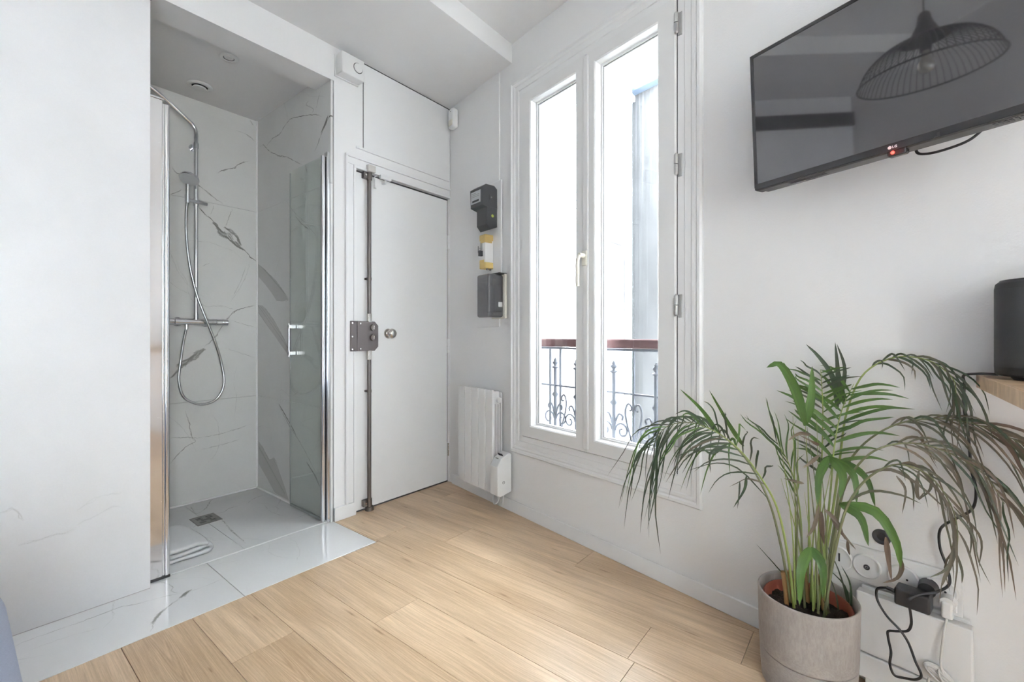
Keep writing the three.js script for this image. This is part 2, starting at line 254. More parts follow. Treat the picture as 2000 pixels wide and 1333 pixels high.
{ // shower walls: slabs of marble with open joints and white silicone in the corners
  const t = structure('wall_shower', 'grey veined marble tiles lining the shower');
  const rows = [[0, 0.6385], [0.6395, 1.9185], [1.9195, YS]];
  const mapB = marble(0.4, 1.36, 0, YS, 760, VB, [], [226, 226, 223], 21, 14), mapR = marble(-3.36, -2.4, 0, YS, 760, VR, VRF, [226, 226, 223], 33, 14);
  const mb = phys({ name: 'veined marble back', map: mapB, roughness: 0.16 }), mr = phys({ name: 'veined marble side', map: mapR, roughness: 0.16 });
  for (const [a, b] of rows) {
    let g = rb(0.45, 1.353, a, b, -3.362, -3.35, 0.0008, 1), p = g.attributes.position, uv = g.attributes.uv;
    for (let i = 0; i < p.count; i++) uv.setXY(i, (p.getX(i) - 0.4) / 0.96, p.getY(i) / YS);
    mesh('tile', g, mb, t);
    g = rb(1.354, 1.366, a, b, -3.35, -2.385, 0.0008, 1); p = g.attributes.position; uv = g.attributes.uv;
    for (let i = 0; i < p.count; i++) uv.setXY(i, (p.getZ(i) + 3.36) / 0.96, p.getY(i) / YS);
    mesh('tile', g, mr, t);
    g = rb(0.448, 0.46, a, b, -3.35, -2.45, 0.0008, 1); p = g.attributes.position; uv = g.attributes.uv;
    for (let i = 0; i < p.count; i++) uv.setXY(i, (p.getZ(i) + 3.36) / 0.96, p.getY(i) / YS);
    mesh('tile', g, mr, t);
  }
  mesh('corner_silicone', merge([rod(V(1.352, 0, -3.348), V(1.352, YS, -3.348), 0.0075, 8)]), M.grout, t);
  mesh('floor_silicone', merge([rod(V(0.46, 0, -3.348), V(1.352, 0, -3.348), 0.0075, 8), rod(V(1.352, 0, -3.348), V(1.352, 0, -2.44), 0.0075, 8)]), M.grout, t);
  mesh('core', merge([bx(0.36, 1.44, -0.1, 2.75, -3.46, -3.362), bx(1.366, 1.42, -0.1, 2.75, -3.42, -2.40), bx(0.34, 0.448, -0.1, 2.75, -3.42, -2.4)]), M.palejoint, t);
}
{ // pale marble wall left of the shower
  const t = structure('wall_partition', 'smooth white marble wall beside the shower');
  const map = marble(-0.9, 0.54, 0, 2.7, 420, VP, [], [239, 239, 240], 41, 0);
  const mat = phys({ name: 'pale marble', map, roughness: 0.3 });
  const g = rb(-0.87, 0.532, 0, 2.72, -2.45, ZP, 0.002, 1), p = g.attributes.position, uv = g.attributes.uv;
  for (let i = 0; i < p.count; i++) uv.setXY(i, (p.getX(i) + 0.9) / 1.44, p.getY(i) / 2.7);
  mesh('marble_slab', g, mat, t);
  mesh('joint', bx(-0.86, 0.531, 0, 0.0025, ZP - 0.02, ZP + 0.0012), M.joint, t);
}
{ // back wall round the shower opening and the door
  const t = structure('wall_back', 'white back wall with the door and the hatch above it');
  mesh('shower_header', bx(0.53, 1.371, 2.502, 2.72, -2.557, ZB), M.paint, t);
  mesh('pier', merge([bx(1.371, 1.506, 0, 2.72, -2.6, ZB), bx(1.506, 2.6, 2.045, 2.72, -2.6, ZB), bx(2.268, 2.7, 0, 2.1, -2.6, ZB), bx(1.42, 2.7, -0.1, 2.8, -2.72, -2.5)]), M.paint, t);
  // flush hatch: a board with a shadow gap on three sides and a flat ledge below
  mesh('hatch_gap', bx(1.556, 2.268, 2.184, YC - 0.002, ZB - 0.001, ZB + 0.0012), M.darkgap, t);  // dark sheet standing in for the shade in the gap
  mesh('hatch_panel', rb(1.5595, 2.2645, 2.178, YC - 0.011, ZB - 0.01, ZB + 0.006, 0.002), M.trim, t);
  mesh('ledge', rb(1.51, 2.262, 2.165, 2.178, ZB - 0.01, ZB + 0.009, 0.003), M.trim, t);
  // moulded door casing: jamb on the left and head above
  const cs = (x0, x1, y0, y1, z) => rb(x0, x1, y0, y1, ZB - 0.01, ZB + z, 0.003);
  mesh('door_casing', merge([cs(1.437, 1.452, 0.079, 2.1, 0.016), cs(1.452, 1.49, 0.079, 2.06, 0.008), cs(1.49, 1.506, 0.001, 2.045, 0.012),
    cs(1.437, 2.265, 2.1, 2.115, 0.016), cs(1.452, 2.265, 2.06, 2.1, 0.008), cs(1.49, 2.265, 2.045, 2.06, 0.012)]), M.trim, t);
  const b = mesh('baseboard_back', merge([rb(1.371, 1.492, 0, 0.078, ZB - 0.01, ZB + 0.012, 0.004)]), M.trim); b.userData.kind = 'structure';
}
{ // ceilings: low over the entrance and the shower, high over the room
  const c = structure('ceiling', 'white plaster ceiling with a lowered part over the entrance');
  mesh('lowered_part', bx(-1.0, 2.9, YC, 3.1, -2.75, -1.688), M.ceiling, c);
  mesh('high_part', bx(-1.0, 2.9, YH, 3.1, -1.7, 2.1), M.ceiling, c);
  mesh('shower_part', bx(0.36, 1.42, YS, 2.9, -3.46, -2.55), M.ceiling, c);
}
{ // window wall, thick, with the opening; local x = s, z = out into the room
  const t = structure('wall_right', 'white wall with the tall window');
  onWall(t);
  mesh('masonry', merge([bx(-0.7, 0.8, -0.2, 3.1, -0.32, 0), bx(1.77, 5.0, -0.2, 3.1, -0.32, 0), bx(0.8, 1.77, -0.2, 0.46, -0.32, 0), bx(0.8, 1.77, 2.47, 3.1, -0.32, 0)]), M.paint, t);
  const b = onWall(mesh('baseboard_right', merge([rb(0.02, 4.6, 0, 0.072, 0, 0.012, 0.004)]), M.trim)); b.userData.kind = 'structure';
}
{ // the rest of the room, outside the frame: plain left wall, wall behind the camera with a window and balcony added for light
  const l = structure('wall_left', 'plain white wall behind the sofa');
  mesh('masonry', bx(-1.1, -0.85, -0.2, 3.1, -2.75, 2.1), M.paint, l);
  const r = structure('wall_rear', 'white wall behind the camera with an added window'), [xa, xb, ya, yb] = ADDEDWIN;
  mesh('masonry', merge([bx(-1.1, xa, -0.2, 3.1, 1.85, 2.1), bx(xb, 2.2, -0.2, 3.1, 1.85, 2.1), bx(xa, xb, -0.2, ya, 1.85, 2.1), bx(xa, xb, yb, 3.1, 1.85, 2.1)]), M.paint, r);
  const bs = mesh('added_balcony_floor', bx(-3.5, 1.2, -0.3, -0.04, 2.1, 7.5), std({ name: 'pale tiles added to bounce light', color: C(0.8, 0.79, 0.77), roughness: 0.8 })); bs.userData.kind = 'structure';  // unseen slab added to bounce daylight up to the ceilings
  const w = structure('added_window_2', 'white window added behind the camera to light the room'); w.position.set(0, 0, 1.95);
  for (const [a, b] of [[xa, (xa + xb) / 2], [(xa + xb) / 2, xb]]) { const s = mesh('sash', frameGeo(a + 0.05, b - 0.05, ya + 0.05, yb - 0.05, [[0, 0.03], [0.05, 0.03], [0.05, -0.03], [0, -0.03]]), M.pvc, w); mesh('pane', bx(a + 0.04, b - 0.04, ya + 0.04, yb - 0.04, -0.002, 0.002), M.glass, s); }
}
// ---------------------------------------------------------------- window
{
  const w = structure('window_1', 'tall white casement window with two sashes'); onWall(w);
  const y0 = 0.47, y1 = 2.463, sl = 0.79, sr = 1.776, sm = 1.284;
  mesh('casing', frameGeo(sl, sr, y0, y1, [[0, -0.02], [0, 0.005], [0.03, 0.005], [0.033, 0.009], [0.06, 0.009], [0.065, 0.013], [0.076, 0.014], [0.083, 0.012], [0.09, 0.019], [0.101, 0.019], [0.108, 0.012], [0.108, -0.01]]), M.trim, w);
  mesh('outer_frame', frameGeo(sl + 0.022, sr - 0.022, y0 + 0.022, y1 - 0.022, [[0, -0.012], [0.03, -0.012], [0.03, -0.09], [0, -0.09]]), M.pvc, w);
  for (const [a, b, ia, ib] of [[sl + 0.004, sm - 0.002, 0.871, 1.215], [sm + 0.002, sr - 0.004, 1.343, 1.687]]) {
    const ya = 0.543, yb = 2.392, pos = [];
    // sash: stiles and rails with a bevelled inner edge; drawn as one loop with its own widths on each side
    const ring = (oL, oR, oB, oT, z) => [[ia - oL, ya - oB, z], [ib + oR, ya - oB, z], [ib + oR, yb + oT, z], [ia - oL, yb + oT, z]];
    const rings = [ring(0, 0, 0, 0, -0.03), ring(0, 0, 0, 0, 0.012), ring(0.006, 0.006, 0.006, 0.006, 0.017), ring(ia - a - 0.004, b - ib - 0.004, ya - y0 - 0.008, y1 - yb - 0.008, 0.017), ring(ia - a, b - ib, ya - y0 - 0.004, y1 - yb - 0.004, 0.012), ring(ia - a, b - ib, ya - y0 - 0.004, y1 - yb - 0.004, -0.06), ring(-0.012, -0.012, -0.012, -0.012, -0.06), ring(-0.012, -0.012, -0.012, -0.012, -0.036), ring(-0.008, -0.008, -0.008, -0.008, -0.03), ring(0, 0, 0, 0, -0.03)];
    for (let i = 0; i + 1 < rings.length; i++) for (let k = 0; k < 4; k++) { const A = rings[i], B = rings[i + 1], q = (k + 1) % 4; pos.push(...A[k], ...B[k], ...B[q], ...A[k], ...B[q], ...A[q]); }
    const g = new THREE.BufferGeometry(); g.setAttribute('position', new THREE.Float32BufferAttribute(pos, 3)); g.computeVertexNormals(); uvm(g);
    const s = mesh('sash', g, M.pvc, w);
    mesh('gasket', frameGeo(ia + 0.012, ib - 0.012, ya + 0.012, yb - 0.012, [[0, -0.034], [0.004, -0.0335], [0.004, -0.04], [0, -0.04]]), M.gasket, s);
    mesh('pane', bx(ia + 0.006, ib - 0.006, ya + 0.006, yb - 0.006, -0.0495, -0.0455), M.glass, s);
  }
  mesh('astragal', rb(sm - 0.014, sm + 0.02, y0 + 0.02, y1 - 0.02, 0.012, 0.024, 0.006, 3), M.pvc, w);
  const h = mesh('window_handle', rb(sm - 0.012, sm + 0.02, 1.40, 1.475, 0.024, 0.036, 0.005, 3), M.cream, w);
  mesh('lever', merge([rod(V(sm + 0.004, 1.45, 0.03), V(sm + 0.004, 1.45, 0.07), 0.011, 14), tube([V(sm + 0.004, 1.452, 0.066), V(sm - 0.004, 1.43, 0.07), V(sm - 0.006, 1.36, 0.07), V(sm - 0.008, 1.31, 0.068), V(sm - 0.008, 1.298, 0.066)], 0.0105, 24, 10)]), M.cream, h);
  for (const y of [2.343, 1.76, 1.179, 0.598]) {
    const q = mesh('hinge', merge([cyl(0.0085, 0.0085, 0.036, 16).translate(sr + 0.001, y + 0.0205, 0.019), cyl(0.0085, 0.0085, 0.036, 16).translate(sr + 0.001, y - 0.0185, 0.019), new THREE.SphereGeometry(0.0085, 12, 8).translate(sr + 0.001, y + 0.038, 0.019), new THREE.SphereGeometry(0.0085, 12, 8).translate(sr + 0.001, y - 0.036, 0.019)]), M.hinge, w);
    mesh('hinge_leaf', rb(sr + 0.003, sr + 0.02, y - 0.05, y + 0.045, 0.004, 0.009, 0.002), M.hinge, q);
  }
  mesh('shadow_gap', bx(sr - 0.004, sr + 0.0005, y0 + 0.01, y1 - 0.01, -0.02, 0.004), M.darkgap, w);  // dark strip drawn as the shade between sash and casing
  mesh('outer_sill', rb(0.8, 1.77, 0.43, 0.466, -0.36, -0.06, 0.004), M.paint, w);
}
// ---------------------------------------------------------------- entrance door
{
  const d = structure('door_1', 'plain white entrance door with a long bolt rod'); d.position.set(0, 0, ZB);
  mesh('leaf', rb(1.512, 2.263, 0.008, 2.036, -0.06, -0.02, 0.003), M.trim, d);
  mesh('gap', merge([bx(1.506, 2.27, 0, 0.0075, -0.05, -0.021), bx(1.506, 1.512, 0, 2.045, -0.05, -0.023), bx(2.263, 2.27, 0, 2.045, -0.05, -0.023), bx(1.506, 2.27, 2.036, 2.046, -0.05, -0.022)]), M.darkgap, d);  // dark strips painted as shade round the leaf
  const xr = 1.598, zr = 0.004;
  for (const [a, b, n] of [[0.03, 0.94, 'bolt_rod'], [1.16, 2.05, 'bolt_rod']]) {
    const r = mesh(n, rod(V(xr, a, zr), V(xr, b, zr), 0.0118, 14), M.steel, d);
    const mid = a < 0.5 ? 0.72 : 1.4;
    mesh('collar', merge([cyl(0.0135, 0.0135, 0.016, 14).translate(xr, mid, zr), rb(xr - 0.018, xr + 0.018, mid - 0.006, mid + 0.006, -0.022, 0.003, 0.002)]), M.steel, r);
    mesh('coupling', rb(xr - 0.012, xr + 0.012, a < 0.5 ? b - 0.03 : a - 0.025, a < 0.5 ? b + 0.03 : a + 0.03, zr - 0.012, zr + 0.012, 0.003), M.nickel, r);
    const e = a < 0.5 ? 0.045 : 2.025;
    mesh('guide', merge([rb(xr - 0.038, xr - 0.006, e - 0.02, e + 0.02, -0.022, 0.006, 0.003), cyl(0.016, 0.016, 0.05, 14).translate(xr, e, zr)]), M.steel, r);
    mesh('screw', mv(cyl(0.006, 0.006, 0.004, 12).rotateX(Math.PI / 2), xr - 0.025, e, 0.008), M.nickel, r);
  }
  mesh('floor_socket', merge([cyl(0.024, 0.026, 0.022, 18).translate(xr, 0.011, zr + 0.002)]), M.steel, d);
  mesh('ceiling_socket', rb(xr - 0.022, xr + 0.03, 2.045, 2.085, -0.012, 0.03, 0.004), std({ name: 'worn paint over metal', color: C(0.6, 0.58, 0.54), roughness: 0.6 }), d);
  // rim lock: keeper and case with cut corners, two cylinders
  const lk = mesh('rim_lock', extrude([[1.512, 0.966], [1.628, 0.966], [1.652, 0.99], [1.652, 1.116], [1.628, 1.14], [1.512, 1.14]], 0.034, 0.002).translate(0, 0, -0.02), M.lockpaint, d);
  mesh('keeper', rb(1.466, 1.506, 0.964, 1.142, 0.0, 0.02, 0.003), M.lockpaint, lk);
  for (const y of [1.105, 1.045]) {
    mesh('cylinder', mv(cyl(0.019, 0.02, 0.016, 24).rotateX(Math.PI / 2), 1.612, y, 0.024), M.steel, lk);
    mesh('keyway', merge([rb(1.609, 1.615, y - 0.011, y + 0.011, 0.031, 0.0345, 0.001)]), M.nickel, lk);
  }
  for (const [x, y] of [[1.474, 1.13], [1.474, 1.05], [1.474, 0.976], [1.53, 1.128], [1.53, 0.978]]) mesh('screw', mv(cyl(0.005, 0.005, 0.003, 12).rotateX(Math.PI / 2), x, y, x < 1.5 ? 0.021 : 0.0172), M.nickel, lk);
  const kn = mesh('door_knob', lathe([[0, 0.062], [0.012, 0.062], [0.022, 0.058], [0.029, 0.048], [0.031, 0.04], [0.028, 0.03], [0.02, 0.022], [0.013, 0.017], [0.012, 0.006], [0.026, 0.004], [0.027, 0]], 36).rotateX(Math.PI / 2).translate(1.752, 1.07, -0.02), M.nickel, d);
  mesh('knob_rose', mv(cyl(0.03, 0.032, 0.005, 32).rotateX(Math.PI / 2), 1.752, 1.07, -0.0175), M.nickel, kn);
  for (const y of [1.73, 0.98, 0.235]) { const h = mesh('hinge', merge([cyl(0.008, 0.008, 0.045, 14).translate(2.266, y + 0.024, -0.012), cyl(0.008, 0.008, 0.045, 14).translate(2.266, y - 0.024, -0.012)]), y < 0.5 ? M.nickel : M.trim, d); mesh('hinge_pin', new THREE.SphereGeometry(0.0085, 10, 8).translate(2.266, y + 0.048, -0.012), M.trim, h); }
}
{ // alarm contact above the door
  const t = thing('door_contact', 'small white alarm contact on the door head beside the bolt', 'sensor'); t.position.set(0, 0, ZB);
  mesh('magnet_body', rb(1.662, 1.742, 2.024, 2.047, 0.012, 0.03, 0.003), M.plastic, t);
  mesh('reed_body', rb(1.642, 1.656, 1.965, 2.02, -0.02, -0.002, 0.003), M.plastic, t);
  mesh('lead', tube([V(1.652, 2.04, 0.01), V(1.64, 2.03, -0.004), V(1.644, 1.98, -0.012), V(1.66, 1.965, -0.015)], 0.003, 24, 6), M.plastic, t);
  mesh('clip', rb(1.7, 1.716, 2.005, 2.024, -0.02, 0.016, 0.002), M.plastic, t);
}
// ---------------------------------------------------------------- shower fittings
{
  const mkScreen = (label, sgn) => { const t = thing('shower_screen', label, 'shower screen'); return t; };
  const L = mkScreen('left chrome shower door profile standing beside the white marble wall', 1);
  mesh('wall_profile', merge([rb(0.533, 0.585, 0.006, 2.075, -2.445, -2.398, 0.003), rb(0.533, 0.59, 2.075, 2.083, -2.448, -2.396, 0.002)]), M.chrome, L);
  mesh('hinge_profile', merge([cyl(0.0125, 0.0125, 2.05, 20).translate(0.6, 1.035, -2.408), rb(0.585, 0.598, 0.012, 2.062, -2.44, -2.4, 0.002)]), M.chrome, L);
  mesh('glass_panel', rb(0.597, 0.603, 0.02, 2.07, -2.84, -2.42, 0.002), M.showerglass, L);
  mesh('seal', rb(0.593, 0.607, 0.004, 0.02, -2.84, -2.42, 0.002), M.darkgap, L);
  mesh('foot_cap', rb(0.535, 0.612, 0.0, 0.012, -2.44, -2.394, 0.003), M.black, L);
  const Rr = mkScreen('right shower door of green tinted glass folded inwards along the marble', -1);
  mesh('wall_profile', merge([rb(1.339, 1.3705, 0.006, 2.095, -2.43, -2.392, 0.003)]), M.chrome, Rr);
  mesh('hinge_profile', merge([cyl(0.012, 0.012, 2.06, 20).translate(1.326, 1.04, -2.418)]), M.chrome, Rr);
  const gp = mesh('glass_panel', rb(1.322, 1.328, 0.024, 2.07, -2.8, -2.425, 0.002), M.showerglass, Rr);
  mesh('seal', merge([rb(1.319, 1.331, 0.008, 0.024, -2.8, -2.425, 0.003), rb(1.3215, 1.3285, 0.02, 2.06, -2.806, -2.8, 0.002)]), std({ name: 'clear grey seal', color: C(0.32, 0.34, 0.33), roughness: 0.35 }), Rr);
  const hb = mesh('door_handle', merge([rod(V(1.285, 0.93, -2.735), V(1.285, 1.13, -2.735), 0.006, 14)]), M.chrome, Rr);
  for (const y of [0.95, 1.11]) mesh('handle_bracket', merge([rb(1.28, 1.322, y - 0.012, y + 0.012, -2.747, -2.723, 0.003), rb(1.328, 1.345, y - 0.012, y + 0.012, -2.747, -2.723, 0.003)]), M.chrome, hb);
}
{
  const t = thing('shower_column', 'chrome shower column with thermostatic bar mixer on the back marble', 'shower'); t.position.set(0.971, 0, -3.35);
  const z = 0.062;
  mesh('riser_pipe', merge([rod(V(0, 1.16, z), V(0, 2.29, z), 0.012, 16)]), M.chrome, t);
  mesh('shower_arm', tube([V(0, 2.285, z), V(0, 2.32, z), V(-0.012, 2.355, z + 0.002), V(-0.06, 2.39, z + 0.01), V(-0.13, 2.43, z + 0.03), V(-0.22, 2.475, z + 0.05), V(-0.3, 2.5, z + 0.07), V(-0.34, 2.49, z + 0.08), V(-0.35, 2.46, z + 0.08)], 0.012, 48, 14), M.chrome, t);
  mesh('rain_head', lathe([[0, 0.012], [0.018, 0.03], [0.02, 0.012], [0.09, 0.006], [0.1, 0], [0.095, -0.006], [0, -0.006]], 40).translate(-0.35, 2.44, z + 0.08), M.chrome, t);
  const br = mesh('wall_bracket', merge([rod(V(0, 2.24, 0), V(0, 2.24, z), 0.012, 16), rod(V(0, 2.225, z), V(0, 2.255, z), 0.016, 16)]), M.chrome, t);
  mesh('rose', cyl(0.022, 0.022, 0.006, 20).rotateX(Math.PI / 2).translate(0, 2.24, 0.003), M.chrome, br);
  mesh('slider', merge([rod(V(0, 1.862, z), V(0, 1.908, z), 0.017, 16), rod(V(-0.06, 1.886, z + 0.03), V(0.055, 1.884, z + 0.012), 0.011, 14), rod(V(-0.055, 1.87, z + 0.034), V(-0.055, 1.915, z + 0.034), 0.014, 14)]), M.chrome, t);
  const mx = mesh('mixer_bar', merge([rod(V(-0.11, 1.142, z), V(0.105, 1.142, z), 0.021, 24), rod(V(-0.08, 1.142, 0), V(-0.08, 1.142, z), 0.018, 16), rod(V(0.07, 1.142, 0), V(0.07, 1.142, z), 0.018, 16), rod(V(0, 1.14, z), V(0, 1.19, z), 0.014, 16)]), M.chrome, t);
  for (const [a, b] of [[0.11, 0.175], [-0.185, -0.115]]) mesh('mixer_handle', merge([rod(V(a, 1.142, z), V(b, 1.142, z), 0.0215, 20), rod(V(Math.sign(a) * 0.145, 1.142, z), V(Math.sign(a) * 0.149, 1.142, z), 0.0235, 20)]), M.chrome, mx);
  for (const x of [-0.08, 0.07]) mesh('union_nut', lathe([[0.03, 0], [0.028, 0.01], [0.02, 0.014]], 24).rotateX(Math.PI / 2).translate(x, 1.142, 0), M.chrome, mx);
  mesh('hose_outlet', merge([rod(V(-0.05, 1.095, z), V(-0.05, 1.125, z), 0.011, 14)]), M.chrome, mx);
  mesh('hose', tube([V(-0.052, 1.095, z), V(-0.068, 1.02, z + 0.01), V(-0.088, 0.9, z + 0.03), V(-0.098, 0.78, z + 0.035), V(-0.07, 0.68, z + 0.035), V(0.02, 0.628, z + 0.03), V(0.1, 0.65, z + 0.03), V(0.142, 0.74, z + 0.035), V(0.13, 0.88, z + 0.03), V(0.09, 1.02, z + 0.04), V(0.04, 1.16, z + 0.045), V(-0.005, 1.3, z + 0.04), V(-0.042, 1.48, z + 0.035), V(-0.06, 1.66, z + 0.034), V(-0.062, 1.8, z + 0.036), V(-0.057, 1.865, z + 0.036)], 0.0075, 160, 10), M.hose, t);
}
{
  const t = thing('hand_shower', 'round chrome hand shower resting in its holder on the riser', 'shower head'); t.position.set(0.916, 1.9, -3.25);
  mesh('handle', merge([rod(V(0, -0.035, 0), V(-0.002, 0.075, 0.006), 0.011, 16, 0.0125)]), M.chrome, t);
  const hd = mesh('spray_head', lathe([[0, 0.018], [0.035, 0.016], [0.05, 0.008], [0.053, 0], [0.05, -0.006]], 36).rotateZ(-0.3).rotateX(-0.38).translate(0.0, 0.105, 0.03), M.chrome, t);
  mesh('spray_plate', cyl(0.05, 0.05, 0.005, 36).translate(0, -0.005, 0).rotateZ(-0.3).rotateX(-0.38).translate(0.0, 0.105, 0.03), std({ name: 'pale grey spray plate', color: C(0.6, 0.61, 0.62), roughness: 0.35 }), hd);
}
{
  const t = thing('floor_drain', 'small rectangular steel drain grate in the shower floor', 'drain'); t.position.set(0.932, -0.002, -2.99);
  const st = std({ name: 'brushed drain steel', color: C(0.3, 0.29, 0.27), roughness: 0.35, metalness: 0.9 });
  mesh('frame', frameGeo(-0.055, 0.055, -0.066, 0.066, [[0, 0], [0, 0.003], [0.006, 0.003], [0.006, 0]]).rotateX(-Math.PI / 2), st, t);
  mesh('grate', rb(-0.055, 0.055, 0, 0.002, -0.066, 0.066, 0.0008, 1), st, t);
  for (const [x, z, w, h] of [[-0.025, -0.03, 0.03, 0.03], [0.025, -0.03, 0.03, 0.03], [0, 0.005, 0.05, 0.02], [-0.025, 0.035, 0.03, 0.02], [0.025, 0.035, 0.03, 0.02]]) mesh('slot', merge([rb(x - w / 2, x + w / 2, 0.0016, 0.0024, z - h / 2, z - h / 6, 0.0004, 1), rb(x - w / 2, x + w / 2, 0.0016, 0.0024, z + h / 6, z + h / 2, 0.0004, 1)]), M.black, t);
}
{ // folded towel: a ribbon folded three times
  const t = thing('towel', 'folded white terry towel lying on the shower floor', 'towel'); t.position.set(0.66, 0, -2.515);
  const path = new THREE.CatmullRomCurve3([V(-0.0340, 0.01, 0), V(-0.0100, 0.009, 0), V(0.11, 0.009, 0), V(0.142, 0.014, 0), V(0.15, 0.026, 0), V(0.138, 0.036, 0), V(0.1, 0.034, 0), V(0, 0.031, 0), V(-0.0120, 0.032, 0), V(-0.0220, 0.034, 0), V(-0.0244, 0.043, 0), V(-0.0224, 0.053, 0), V(-0.0120, 0.053, 0), V(0.03, 0.053, 0), V(0.09, 0.054, 0), V(0.12, 0.05, 0), V(0.136, 0.043, 0)], false, 'centripetal');
  const n = 90, D = 0.33, nz = 20, pos = [], idx = [], P = path.getSpacedPoints(n);
  for (let k = 0; k <= nz; k++) for (let side = 0; side < 2; side++) for (let i = 0; i <= n; i++) {
    const a = P[Math.max(0, i - 1)], b = P[Math.min(n, i + 1)], d = new THREE.Vector3().subVectors(b, a).normalize(), e = k / nz, th = 0.0092 * (side ? 1 : -1) * (1 - 0.25 * Math.pow(Math.abs(2 * e - 1), 8));
    const wob = (fbm(i / 7, k / 3, 6, 3) - 0.5) * 0.007, pull = 1 - 0.1 * e * e;
    pos.push((P[i].x - d.y * th + wob) * (P[i].x > 0 ? pull : 1), Math.max(0.0008, (P[i].y + d.x * th) * (1 + 0.12 * Math.sin(e * 3)) + wob * (P[i].y > 0.03 ? 0.9 : 0)), -e * D + (fbm(i / 9, 3, 8, 3) - 0.5) * 0.012);
  }
  const at = (k, s, i) => (k * 2 + s) * (n + 1) + i;
  for (let k = 0; k < nz; k++) for (let i = 0; i < n; i++) { idx.push(at(k, 1, i), at(k, 1, i + 1), at(k + 1, 1, i + 1), at(k, 1, i), at(k + 1, 1, i + 1), at(k + 1, 1, i)); idx.push(at(k, 0, i), at(k + 1, 0, i + 1), at(k, 0, i + 1), at(k, 0, i), at(k + 1, 0, i), at(k + 1, 0, i + 1)); }
  for (const k of [0, nz]) for (let i = 0; i < n; i++) idx.push(at(k, 0, i), at(k, 0, i + 1), at(k, 1, i + 1), at(k, 0, i), at(k, 1, i + 1), at(k, 1, i));
  for (const i of [0, n]) for (let k = 0; k < nz; k++) idx.push(at(k, 0, i), at(k, 1, i), at(k + 1, 1, i), at(k, 0, i), at(k + 1, 1, i), at(k + 1, 0, i));
  const g = new THREE.BufferGeometry(); g.setAttribute('position', new THREE.Float32BufferAttribute(pos, 3)); g.setIndex(idx); g.computeVertexNormals(); uvm(g);
  mesh('folded_cloth', g, std({ name: 'white terry', color: C(0.84, 0.84, 0.84), roughness: 0.95, bumpMap: weave, bumpScale: 0.002 }), t);
}
{ // ceiling spot and extractor in the shower
  const s = thing('ceiling_spotlight', 'small round white spotlight set in the shower ceiling near the front', 'spotlight'); s.position.set(0.95, YS, -2.705);
  mesh('trim_ring', lathe([[0.026, -0.002], [0.03, -0.007], [0.04, -0.006], [0.047, -0.001], [0.047, 0.004]], 36), M.plastic, s);
  mesh('reflector', lathe([[0.006, 0.004], [0.02, 0.002], [0.027, -0.003]], 32), std({ name: 'frosted lamp glass', color: C(0.5, 0.5, 0.5), roughness: 0.2, metalness: 0.6 }), s);
  mesh('lamp_face', cyl(0.012, 0.012, 0.004, 20).translate(0, -0.002, 0), M.plastic, s);
  const v = thing('extractor_vent', 'round white extractor vent in the shower ceiling towards the back', 'vent'); v.position.set(0.948, YS, -3.145);
  mesh('rim', lathe([[0.04, 0.003], [0.042, -0.008], [0.055, -0.008], [0.066, -0.002], [0.066, 0.003]], 40), M.plastic, v);
  mesh('throat', cyl(0.041, 0.041, 0.004, 32).translate(0, -0.001, 0), M.darkgap, v);
  mesh('disc', lathe([[0, -0.02], [0.034, -0.019], [0.037, -0.014], [0.034, -0.01], [0, -0.01]], 36), M.plastic, v);
}
// ---------------------------------------------------------------- devices on the back wall and the corner
{
  const t = thing('alarm_box', 'white box with a round dial under the lowered ceiling beside the shower', 'alarm'); t.position.set(1.375, 2.532, ZB);
  mesh('housing', rb(0, 0.143, 0, 0.118, 0.012, 0.077, 0.006, 3), M.plastic, t);
  mesh('back_plate', rb(-0.004, 0.147, -0.004, 0.122, 0, 0.013, 0.003), M.plastic, t);
  mesh('dial', merge([lathe([[0, 0.006], [0.024, 0.006], [0.026, 0.003], [0.026, 0]], 32).rotateX(Math.PI / 2).translate(0.1, 0.06, 0.078)]), M.plastic, t);
  mesh('dial_groove', lathe([[0.026, 0], [0.0262, 0.0012], [0.029, 0.0012], [0.0295, 0]], 32).rotateX(Math.PI / 2).translate(0.1, 0.06, 0.0768), M.darkgap, t);
}
{
  const t = onWall(thing('motion_sensor', 'little white motion sensor high in the corner above the door', 'sensor'), 0.058, 2.52, 0);
  mesh('body', merge([rb(-0.035, 0.035, 0, 0.135, 0, 0.045, 0.014, 4)]), M.plastic, t);
  mesh('lens', rb(-0.026, 0.026, 0.012, 0.06, 0.03, 0.05, 0.012, 4), M.cream, t);
  mesh('status_light', mv(new THREE.SphereGeometry(0.003, 10, 8), 0, 0.115, 0.045), M.darkgap, t);
}
